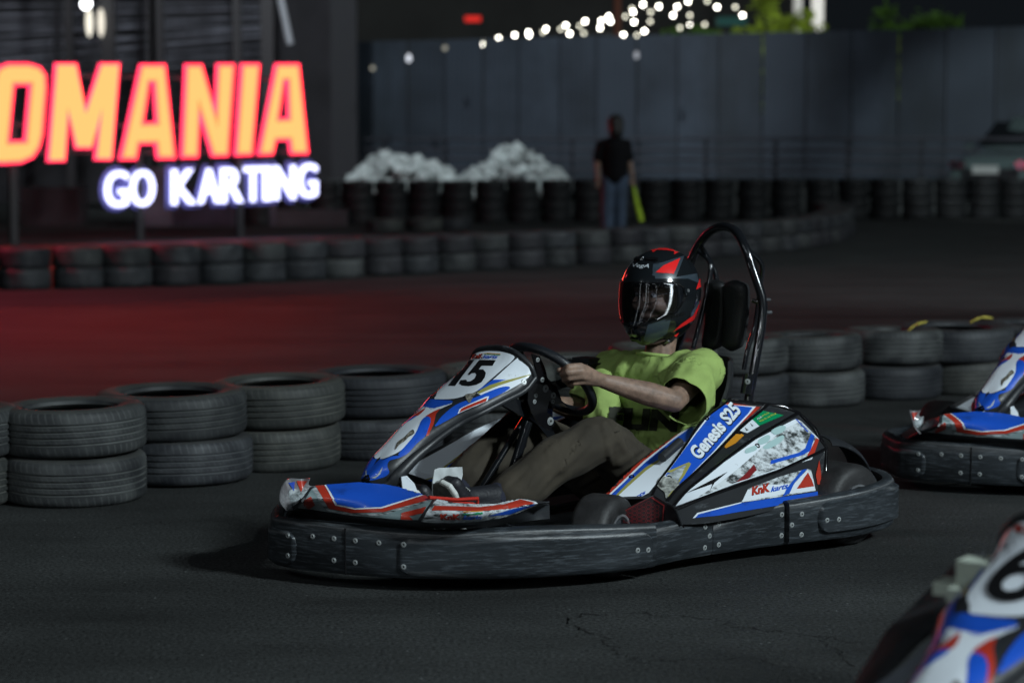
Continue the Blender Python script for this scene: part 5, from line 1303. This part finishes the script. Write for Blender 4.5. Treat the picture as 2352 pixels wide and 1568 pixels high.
def glyph(chr_, x0, x1, yt, yb):
    me = flat_mesh(text=chr_, offset=.006, extrude=.02)
    xs = [v.co.x for v in me.vertices]; ys = [v.co.y for v in me.vertices]; a, b, c, d = min(xs), max(xs), min(ys), max(ys)
    for v in me.vertices:
        u, w = (v.co.x - a) / (b - a), (v.co.y - c) / (d - c)
        px = x0 + (x1 - x0) * (.05 + .90 * u); q = sp(px * c_, (yb - (px - x0) * .04 + (yt - yb) * w) * c_)
        v.co = Vector((q.x, (-.05 if v.co.z > 0 else .03), q.y))
    me.materials.clear(); me.materials.append(WHITE); me.name = 'letter'
    o = bpy.data.objects.new('letter', me); COL.objects.link(o); o.parent = sign
    m2 = flat_mesh(text=chr_, offset=.09, extrude=.01)  # enlarged outline added behind the letter as its halo
    for v in m2.vertices:
        u, w = (v.co.x - a) / (b - a), (v.co.y - c) / (d - c)
        px = x0 + (x1 - x0) * (.05 + .90 * u); q = sp(px * c_, (yb - (px - x0) * .04 + (yt - yb) * w) * c_)
        v.co = Vector((q.x, (.09 if v.co.z > 0 else .11), q.y))
    m2.materials.clear(); m2.materials.append(HALO); m2.name = 'letter_halo'
    o2 = bpy.data.objects.new('letter_halo', m2); COL.objects.link(o2); o2.parent = o
for g_ in [('G', 555, 688, 917, 1112), ('O', 692, 830, 912, 1106), ('K', 912, 1050, 908, 1096), ('A', 1056, 1178, 905, 1090), ('R', 1176, 1302, 899, 1086), ('T', 1302, 1400, 893, 1080), ('I', 1408, 1448, 890, 1075), ('N', 1462, 1580, 888, 1070), ('G', 1586, 1698, 878, 1060)]: glyph(*g_)
for px in (40, 330, 560):
    q = sp(px, 560); tz = 1.4 + (.3 if px != 330 else .9)
    boxo('post', (q.x, .12, tz / 2), (.10, .08, tz), dim, sign)
for zz_ in (1.25, 1.62, 2.3):
    a, b = sp(-60, 300).x, sp(705, 300).x; boxo('sign_rail', ((a + b) / 2, .10, zz_), (b - a, .04, .05), dim, sign)

# --- structure with railings behind the sign
conc = mat('dark_wall_paint', (.022, .020, .024), .8, vary=.3, vs=1.2)
rail = mat('grey_rail', (.16, .16, .19), .5, vary=.3, vs=3)
stand = empty('grandstand', ND(300, 400, 44))
tag(stand, 'dark open steel stand with pale horizontal rails above and behind the lit sign', 'stand')
so_ = stand.location.copy(); stand.location.z = 0; so_.z = 0
def wp(px, py, D): return ND(px, py, D) - so_
for (ya, yb_, rr_) in ((14, 10, .02), (38, 20, .03), (52, 44, .018), (66, 62, .03), (92, 34, .022), (108, 70, .03), (128, 60, .02), (146, 82, .035), (158, 104, .02), (168, 122, .028), (182, 140, .02)):
    tube('rail', [wp(-80, ya, 44), wp(615, yb_, 47)], rr_, rail, stand, n=1, seg=6)
for k, px in enumerate((160, 250, 350, 362, 545, 615)):
    boxo('column', wp(px, 150, 43.6) * 1 + Vector((0, 0, 0)), (.16 + .1 * (k % 2), .16, 6.4), dim, stand)
boxo('back_wall', (Vector((wp(280, 200, 49).x, 5.5, 2.6))), (8, .2, 5.2), conc, stand)
boxo('side_wall', (wp(725, 200, 48).x, 4, 3.0), (1.8, .2, 7.0), conc, stand)
boxo('corner_pillar', (wp(790, 200, 46).x, 2.2, 3.0), (.55, .3, 7.4), mat('pillar_paint', (.02, .02, .024), .7), stand)
for (x0, y0, x1, y1, cc) in ((330, 385, 402, 545, (.10, .10, .13)), (405, 430, 540, 540, (.03, .03, .05)), (540, 430, 640, 545, (.06, .06, .08)), (250, 520, 400, 548, (.09, .085, .085)), (60, 430, 190, 540, (.03, .025, .03)), (640, 480, 800, 545, (.035, .035, .04))):
    a, b = ND(x0, y1, 36), ND(x1, y0, 36)
    o = boxo('storage_cabin', ((a.x + b.x) / 2, 36, b.z / 2), (b.x - a.x, .8, b.z), mat('cabin_paint', cc, .7, vary=.4, vs=2), None)
    cabs = globals().setdefault('cabs', []); cabs.append((o, x0))
names = {330: 'pale upright cabin behind the letters GO', 405: 'dark wide cabin under the letters KAR', 540: 'grey cabin under the letters TING', 250: 'low pale block under the letters GO', 60: 'dark block below the letters OM', 640: 'low dark block right of the white letters'}
for o, x0 in cabs: tag(o, names[x0], 'cabin')
# slanted pole and lamps
o = tube('slanted_pole', [ND(632, -60, 40), ND(666, 102, 40)], .07, mat('pale_pole', (.30, .31, .33), .5)); tag(o, 'pale slanted pole hanging down above the last sign letters', 'pole')
def lamp(name, px, py, D, r, st, label, cat='lamp', col=(1, .98, .85), stretch=1.0, grp=None):
    e = empty(name, ND(px, py, D)); tag(e, label, cat, grp)
    bm = bmesh.new(); bmesh.ops.create_icosphere(bm, subdivisions=2, radius=r, matrix=Matrix.Diagonal((1, 1, stretch, 1)))
    o = from_bm('bulb', bm, emis('lamp_glow', col, st), e, True)
    cyl('socket', (0, 0, r * stretch * .9), (0, 0, r * stretch + .08), r * .5, dim, e, 8); return e
lamp('floodlight', 198, 10, 43, .10, 9, 'bright white lamp at the top of the stand', col=(.95, .97, 1))
lamp('tube_lamp', 205, 52, 43, .07, 1.3, 'left one of two tall warm lamps under the white lamp', stretch=4.2, col=(1, .95, .8))
lamp('tube_lamp', 232, 52, 43, .07, 1.1, 'right one of two tall warm lamps under the white lamp', stretch=4.2, col=(1, .93, .78))

# --- fence
fm_ = mat('fence_sheet', (.06, .078, .105), .6, vary=.12, vs=.6)
FMS = [fm_] + [mat('fence_sheet', tuple(c * k for c in (.06, .078, .105)), .6, vary=.25, vs=.9, dirt=((.035, .045, .055), .8, .45, .75, (1, 1, .25))) for k in (.86, 1.1, .95)]
fpost = mat('fence_post', (.022, .026, .034), .6)
FA0, FB0 = Vector((ND(700, 105, 51).x, 51, 0)), Vector((ND(2500, 68, 43.2).x, 43.2, 0))
fence = empty('metal_fence', FA0, math.atan2((FB0 - FA0).y, (FB0 - FA0).x))
tag(fence, 'tall blue-grey sheet metal fence across the whole back of the track', 'fence')
FLn = (FB0 - FA0).length; fd = (FB0 - FA0).normalized()
def fx(px):
    d = ray(px, 300); A_ = FA0
    # intersect ray with fence line in plan
    det = d.x * (-fd.y) + d.y * fd.x; t = (A_.x * (-fd.y) + A_.y * fd.x) / det
    q = Vector((d.x * t, d.y * t, 0)); return (q - A_).dot(fd)
js = [700, 775, 857, 937, 1022, 1110, 1192, 1285, 1370, 1462, 1555, 1650, 1750, 1850, 1955, 2062, 2170, 2285, 2400, 2500]
TOPZ = 3.72
for a, b in zip(js, js[1:]):
    x0, x1 = fx(a) + .022, fx(b) - .022; n = 7; V = []; F_ = []
    for k in range(n * 4 + 1):
        t = k / (n * 4); dy = .004 if (k % 4) in (1, 2) else 0.0
        V += [(x0 + (x1 - x0) * t, dy, .05), (x0 + (x1 - x0) * t, dy, TOPZ)]
    for k in range(n * 4): F_.append((2 * k, 2 * k + 2, 2 * k + 3, 2 * k + 1))
    o = mk('fence_panel', V, F_, FMS[(js.index(a) * 7) % 4], fence); s_ = o.modifiers.new('sheet', 'SOLIDIFY'); s_.thickness = .004
rb = random.Random(5)
for a in js:
    gap = a in (937, 1110, 1462, 1750, 1955, 2062); x = fx(a)
    boxo('fence_post', (x, .06, 1.0 if gap else 1.85), (.09, .06, 2.0 if gap else 3.7), fpost, fence)
for z in (.5, 1.9, 3.2): boxo('fence_rail', (FLn / 2, .11, z), (FLn, .04, .06), fpost, fence)
# guard rails in front of the fence
gr = empty('guard_rail', FA0 - Vector((0, 2.2, 0)), fence.rotation_euler.z); tag(gr, 'low guard rail of five pale horizontal pipes in front of the metal fence', 'railing')
for z in (.58, .80, 1.02, 1.22, 1.45): tube('rail', [(0, 0, z), (FLn, 0, z)], .028, mat('rail_pipe', (.07, .07, .085), .5, vary=.3, vs=1), gr, n=1, seg=8)
for k in range(12): boxo('post', (FLn * (k + .5) / 12, .05, .74), (.06, .06, 1.48), fpost, gr)
# low kerb that catches the light behind the tyres
o = boxo('low_wall', (4.4, 41.2, .33), (20.5, .25, .66), mat('kerb_concrete', (.05, .055, .055), .8, vary=.5, vs=2)); tag(o, 'low pale concrete wall behind the far tyre barrier', 'wall')
# --- heaps of white rubble
def heap(name, prof, D, label, seed, m_):
    r_ = random.Random(seed); bm = bmesh.new()
    for k in range(330):
        px = r_.uniform(prof[0][0], prof[-1][0])
        for (a, ya), (b, yb) in zip(prof, prof[1:]):
            if a <= px <= b: top = ya + (yb - ya) * (px - a) / (b - a)
        zt = ND(px, top, D).z; u = r_.random() ** .6; z = .35 + (zt - .37) * u; x = ND(px, 400, D).x
        rad = r_.uniform(.07, .15)
        M_ = Matrix.Translation((x, D + (1 - u) * r_.uniform(-.9, .9), z)) @ Matrix.Rotation(r_.uniform(0, 3), 4, Vector((r_.random(), r_.random(), r_.random() + .1)).normalized()) @ Matrix.Diagonal((1, r_.uniform(.5, 1), r_.uniform(.35, .9), 1))
        q = bmesh.ops.create_icosphere(bm, subdivisions=1, radius=rad, matrix=M_)
        for v in q['verts']: v.co += Vector((r_.uniform(-.02, .02), r_.uniform(-.02, .02), r_.uniform(-.02, .02)))
    o = from_bm(name, bm, m_); tag(o, label, 'rubble heap', kind='stuff'); return o
rub = mat('white_rubble', (.42, .46, .45), .8, vary=.35, vs=3)
heap('rubble_heap', [(800, 410), (830, 385), (870, 352), (900, 352), (930, 362), (965, 364), (1000, 375), (1030, 392), (1055, 412)], 40.4, 'wide low heap of white rubble left of the tall heap', 1, rub)
heap('rubble_heap', [(1060, 412), (1090, 392), (1125, 372), (1145, 340), (1180, 334), (1215, 345), (1240, 362), (1262, 385), (1280, 388), (1300, 412)], 40.4, 'tall pointed heap of white rubble left of the standing person', 2, rub)
# --- string lights
bulbm = emis('bulb_glow', (1, .97, .86), 20); bulbd = emis('dim_bulb_glow', (1, .97, .78), 4.5)
bmc = bmesh.new(); bmesh.ops.create_icosphere(bmc, subdivisions=2, radius=.038); ob = from_bm('bulb', bmc, bulbm, None, True); bme = ob.data; bpy.data.objects.remove(ob)
bmd = bme.copy(); bmd.materials.clear(); bmd.materials.append(bulbd)
bright = [(1080, 270), (1157, 272), (1258, 235), (1250, 258), (1357, 217), (1442, 200), (1445, 218), (1548, 180), (1602, 240), (1670, 157), (1693, 208), (1788, 132), (1802, 252), (1887, 130), (1880, 173), (1932, 103), (1943, 133), (1915, 235), (2023, 215), (2083, 75), (2088, 137), (2152, 193), (2143, 30), (2240, 42)]
dimb = [(1175, 250), (1530, 198), (1517, 240), (1638, 180), (1755, 160), (1780, 205), (1880, 250), (1998, 235), (2035, 103), (2075, 55), (2105, 218), (2190, 75), (2187, 133)]
pts_ = [(673.7 + a * .3748, b * .3748, 1) for a, b in bright] + [(673.7 + a * .3748, b * .3748, 0) for a, b in dimb]
pts_ += [(1470 + a * .3748, b * .3748, 1) for a, b in [(228, 43), (203, 95), (295, 10), (302, 150), (473, 45), (629, 95)]] + [(1470 + a * .3748, b * .3748, 0) for a, b in [(305, 95), (245, 172), (396, 152), (413, 8), (584, 45)]]
sl = empty('string_lights', ND(1400, 100, 60)); tag(sl, 'festoon of small round white bulbs hanging above the middle of the fence', 'string lights')
pts_.sort()
for px, py, b in pts_:
    o = bpy.data.objects.new('bulb', bme if b else bmd); COL.objects.link(o); o.parent = sl; o.location = ND(px, py, 60 - .006 * (px - 1077)) - sl.location
wire = mat('cable_black', (.01, .01, .01), .6)
for seq in ([(1040, 104), (1140, 90), (1260, 68), (1400, 45), (1500, 15), (1600, -25)], [(1100, 100), (1280, 88), (1400, 78), (1500, 70), (1600, 55), (1710, 34)], [(1150, 92), (1350, 58), (1480, 30), (1560, 16), (1650, 14), (1720, -10)]):
    tube('cable', [ND(a, b, 60 - .006 * (a - 1077)) - sl.location for a, b in seq], .012, wire, sl, n=4, seg=5)
for i, (px, py, D, r, st, lb) in enumerate([(768, 102, 47, .05, 1.1, 'small round lamp left of the fence, right of the slanted pole'), (856, 157, 46, .05, .35, 'faint round lamp low in front of the dark left part of the fence'), (1022, 111, 46, .05, .4, 'faint round lamp at the top edge of the fence left of the bulbs'), (939, 134, 45, .055, 1.1, 'pale bluish lamp near the top of the fence, left of the bulbs'), (1462, 127, 44, .05, .45, 'pale faint lamp on the fence joint above the standing person')]):
    lamp('wall_lamp', px, py, D, r, st, lb, col=(.85, .9, 1) if i in (3, 4) else (1, .97, .8), stretch=1.6 if i in (3, 4) else 1)
# --- things beyond the fence
wallm = mat('beige_facade', (.042, .041, .038), .85, vary=.25, vs=.4)
bld = boxo('distant_building', (1.5, 75, 8), (16.5, 6, 18), wallm, None); bld.location = (0, 0, 0); tag(bld, 'dim beige building beyond the fence behind the string of bulbs', 'building')
def panel_sign(name, x0, y0, x1, y1, D, mt, label):
    a, b = ND(x0, y1, D), ND(x1, y0, D); o = boxo(name, ((a.x + b.x) / 2, D, (a.z + b.z) / 2), (b.x - a.x, .12, b.z - a.z), mt); tag(o, label, 'sign'); return o
panel_sign('red_light_sign', 1068, 38, 1104, 50, 58, emis('red_sign_glow', (1, .04, .03), .75), 'small blurred glowing red sign high above the fence')
panel_sign('green_sign', 1645, 40, 1715, 60, 56, mat('green_sign_paint', (.02, .16, .13), .5), 'blurred dark teal sign board above the fence beside the lit tree')
op = tube('orange_pole', [Vector((ND(1418, 40, 55).x, 55, 0)), Vector((ND(1418, 40, 55).x, 55, 8))], .09, mat('rust_paint', (.18, .05, .02), .6)); tag(op, 'thin rust-orange pole rising among the string bulbs', 'pole')
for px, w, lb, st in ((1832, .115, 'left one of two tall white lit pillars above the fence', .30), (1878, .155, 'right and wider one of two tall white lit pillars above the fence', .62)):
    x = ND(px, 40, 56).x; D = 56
    o = tube('lit_pillar', [Vector((x, D, 2.6)), Vector((x, D, 8.5))], w, mat('pillar_white_glow', (.7, .72, .68), .6, emit=(1, .98, .9), es=st), n=1, seg=20); tag(o, lb, 'pillar')  # emission of their own makes the pillars read as lit
# trees beyond the fence
leafm = [mat('lit_leaves', (.45, .58, .05), .6, vary=.5, vs=2), mat('green_leaves', (.12, .26, .03), .6, vary=.5, vs=2)]  # first leaf colour is raised to hold the lamplight on the foliage
barkm = mat('bark', (.06, .05, .04), .9, vary=.4)
def tree(px, py, D, rx, rz, lb, lm, seed, n=520, clumps=None):
    r_ = random.Random(seed); c = ND(px, py, D); e = empty('tree', (c.x, D, 0)); tag(e, lb, 'tree', 'trees beyond the fence')
    tube('trunk', [(0, 0, 0), (.1, 0, c.z * .5), (0, 0, c.z)], [.12, .09, .04], barkm, e, n=3)
    bm = bmesh.new()
    for q in range(7):
        a = r_.uniform(0, 6.28); tube('', [(0, 0, c.z * .55), (math.cos(a) * rx * .5, math.sin(a) * rx * .3, c.z + r_.uniform(-.3, .6) * rz)], [.04, .015], None, bm=bm, n=1, seg=5)
    from_bm('limbs', bm, barkm, e)
    bm = bmesh.new(); cl = [(r_.gauss(0, .5) * rx, r_.gauss(0, .4) * rx, r_.gauss(0, .45) * rz) for _ in range(12)] if not clumps else clumps
    for k in range(n):
        q = r_.choice(cl); p = Vector((q[0] + r_.gauss(0, .17) * rx, q[1] + r_.gauss(0, .2) * rx, c.z + q[2] + r_.gauss(0, .17) * rz)); s = r_.uniform(.05, .11)
        u = Vector((r_.gauss(0, 1), r_.gauss(0, 1), r_.gauss(0, 1))).normalized(); w_ = u.orthogonal().normalized()
        bm.faces.new([bm.verts.new(p + u * s * a + w_ * s * .5 * b) for a, b in ((-1, 0), (0, 1), (1, 0), (0, -1))])
    from_bm('crown', bm, lm, e)
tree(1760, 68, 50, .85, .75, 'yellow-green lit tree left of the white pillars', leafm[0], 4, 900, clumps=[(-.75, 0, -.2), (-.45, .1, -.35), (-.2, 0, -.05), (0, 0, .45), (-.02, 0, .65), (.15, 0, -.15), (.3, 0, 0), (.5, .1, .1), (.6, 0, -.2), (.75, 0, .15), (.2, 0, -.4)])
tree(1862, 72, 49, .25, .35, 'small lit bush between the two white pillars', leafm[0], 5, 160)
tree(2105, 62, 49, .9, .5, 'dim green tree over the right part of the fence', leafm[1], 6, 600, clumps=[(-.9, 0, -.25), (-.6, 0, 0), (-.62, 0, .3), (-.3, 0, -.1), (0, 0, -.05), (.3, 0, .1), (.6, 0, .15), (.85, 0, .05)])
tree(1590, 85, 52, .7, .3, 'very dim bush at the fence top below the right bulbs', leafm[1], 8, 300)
for i, (px, D, h) in enumerate(((1750, 47.6, 3.0), (1850, 47, 2.9), (2062, 46.2, 3.0))):
    r_ = random.Random(i); x = ND(px, 200, D).x; e = empty('climbing_plant', (x, D, 0)); tag(e, ('leafy plant showing through the fence gap below the lit tree', 'leafy plant showing through the fence gap under the white pillars', 'leafy plant showing through the fence gap below the green tree')[i], 'plant', 'plants behind the fence gaps')
    tube('stem', [(0, 0, 0), (.03, 0, 1.5), (0, 0, 3.2)], .015, barkm, e, n=2, seg=5); bm = bmesh.new()
    for k in range(160):
        p = Vector((r_.gauss(0, .08), r_.gauss(0, .05), r_.uniform(2.0, 3.6))); s = .05; u = Vector((r_.gauss(0, 1), r_.gauss(0, .4), r_.gauss(0, 1))).normalized(); w_ = Vector((u.z, 0, -u.x)).normalized()
        bm.faces.new([bm.verts.new(p + u * s * a + w_ * s * .6 * b) for a, b in ((-1, 0), (0, 1), (1, 0), (0, -1))])
    from_bm('leaves', bm, leafm[0], e)

# --- standing person far behind
pb_ = G(1412, 566); man = empty('person', pb_, 0)
tag(man, 'standing person in black t-shirt and jeans looking down, far behind between tyre rows', 'person')
mf = lambda px, py, dy=0: ND(px, py, pb_.y + dy) - pb_
caps = []
ch([mf(1416, 300), mf(1414, 285)], [.085, .095]); ch([mf(1414, 330), mf(1416, 305)], [.055, .055])
ch([mf(1412, 345), mf(1412, 400)], [.15, .13])
for s, sh_, el, wr in ((-1, (1378, 335), (1373, 375), (1374, 415)), (1, (1436, 335), (1446, 375), (1453, 410))):
    a, b, c = mf(*sh_), mf(*el), mf(*wr); ch([a, b, c], [.062, .045, .03])
    for k in range(4): caps.append((c, .022, c + Vector((-.03 + .02 * k, -.01, -.10)), .010)); 
    caps.append((c, .02, c + Vector((-.045 * s, -.02, -.06)), .011))
ch([mf(1398, 420), mf(1394, 490), mf(1395, 552)], [.09, .065, .045]); ch([mf(1424, 420), mf(1424, 490), mf(1424, 552)], [.09, .065, .045])
ch([mf(1395, 558), mf(1394, 562, -.16)], [.04, .035]); ch([mf(1424, 558), mf(1426, 562, -.16)], [.04, .035])
blob('body', caps, M['skin'], man, vox=.014, it=3)
caps2 = [(mf(1412, 340), .175, mf(1412, 402), .155), (mf(1386, 332), .08, mf(1438, 332), .08), (mf(1380, 335), .075, mf(1374, 362), .075), (mf(1438, 335), .075, mf(1444, 362), .075), (mf(1398, 350), .12, mf(1400, 398), .11), (mf(1425, 350), .12, mf(1424, 398), .11), (mf(1414, 318), .07, mf(1414, 330), .12)]
blob('t_shirt', caps2, mat('black_cotton', (.006, .006, .007), .9, spec=.1), man, vox=.016, it=3)
caps2 = [(mf(1398, 415), .11, mf(1394, 490), .088), (mf(1394, 490), .088, mf(1395, 548), .078), (mf(1425, 415), .11, mf(1424, 490), .088), (mf(1424, 490), .088, mf(1424, 548), .078)]
blob('jeans', caps2, mat('denim', (.035, .055, .09), .85, vary=.3, vs=6), man, vox=.016, it=3)
blob('hair', [(mf(1414, 281, -.02), .114, mf(1415, 301, -.06), .106)], M['hair'], man, vox=.016, it=2)
bm = bmesh.new(); 
o = tube('signal_flag', [mf(1455, 428) + pb_, mf(1462, 465) + pb_, mf(1473, 508) + pb_], [.020, .034, .040], mat('fluorescent_cloth', (.34, .50, .02), .7, vary=.2, vs=9), n=3, seg=10)
tag(o, 'rolled fluorescent yellow-green flag in the hand of the far person', 'flag')

# --- parked car at the right edge
cg = Vector((ND(2276, 400, 40.5).x, 40.6, 0)); car = empty('parked_car', cg, R(-34)); car.scale = (1.05, 1.05, 1.2); tag(car, 'dark glossy parked car facing the track at the right edge of the photo', 'car')
cpaint = mat('car_paint', (.095, .13, .13), .2, coat=1.0)
sec = [(0, .35, .62, .74), (.12, .30, .86, .84), (.5, .28, .98, .88), (1.15, .27, 1.06, .90), (1.9, .27, 1.52, .74), (2.3, .27, 1.60, .72), (3.2, .27, 1.58, .72), (3.9, .28, 1.20, .86), (4.2, .32, 1.0, .82)]
rows_ = []
for y, z0, z1, w in sec:
    h = z1 - z0; r = []
    for k in range(25):
        a = math.pi * k / 24; cx, cz = math.cos(a), math.sin(a)
        wx = w * (1 if w > .8 else .9 + .25 * (1 - cz)) * math.copysign(abs(cx) ** .42, cx); r.append(Vector((wx, y, z0 + h * cz ** .5)))
    rows_.append(r)
surf('body', rows_, cpaint, car, nu=3, nv=1, thick=.02, out=(0, 0, 1), linv=True, ang=35)
boxo('front_panel', (0, .08, .46), (1.42, .12, .34), M['gloss'], car, bev=.03)
boxo('grille', (0, .0, .66), (1.1, .05, .16), M['black'], car, bev=.015)
boxo('licence_plate', (-.07, -.045, .72), (.5, .02, .13), mat('plate_white', (.5, .52, .5), .5), car, bev=.004)
for s in (-1, 1):
    boxo('headlight', (s * .62, .02, .80), (.30, .12, .13), M['chrome'], car, bev=.03); cyl('fog_light', (s * .62, -.02, .45), (s * .62, .03, .45), .06, M['chrome'], car, 14)
    boxo('mirror', (s * .98, 1.45, 1.08), (.18, .1, .13), cpaint, car, bev=.03)
    for yy in (.85, 3.35):
        e = empty('wheel', (s * .78, yy, .31)); e.parent = car; e.rotation_euler = (0, 0, R(90))
        lathe('tyre', [(.19, -.1), (.29, -.1), (.31, -.08), (.31, .08), (.29, .1), (.19, .1)], M['rubber'], e, seg=32, axis='Y'); lathe('rim', [(.0001, -.07), (.1, -.06), (.19, -.09), (.19, .09), (.1, .06), (.0001, .07)], M['alu'], e, seg=24, axis='Y', closed=False)
ws = [[Vector((x * w, y, z)) for x in (-1, -.5, 0, .5, 1)] for y, z, w in ((1.22, 1.10, .74), (1.55, 1.30, .68), (1.86, 1.49, .62))]
surf('windscreen', ws, mat('dark_glass', (.01, .012, .014), .05, coat=1), car, nu=3, nv=2, thick=.01, out=(0, -1, 1))
car.location.z = 0
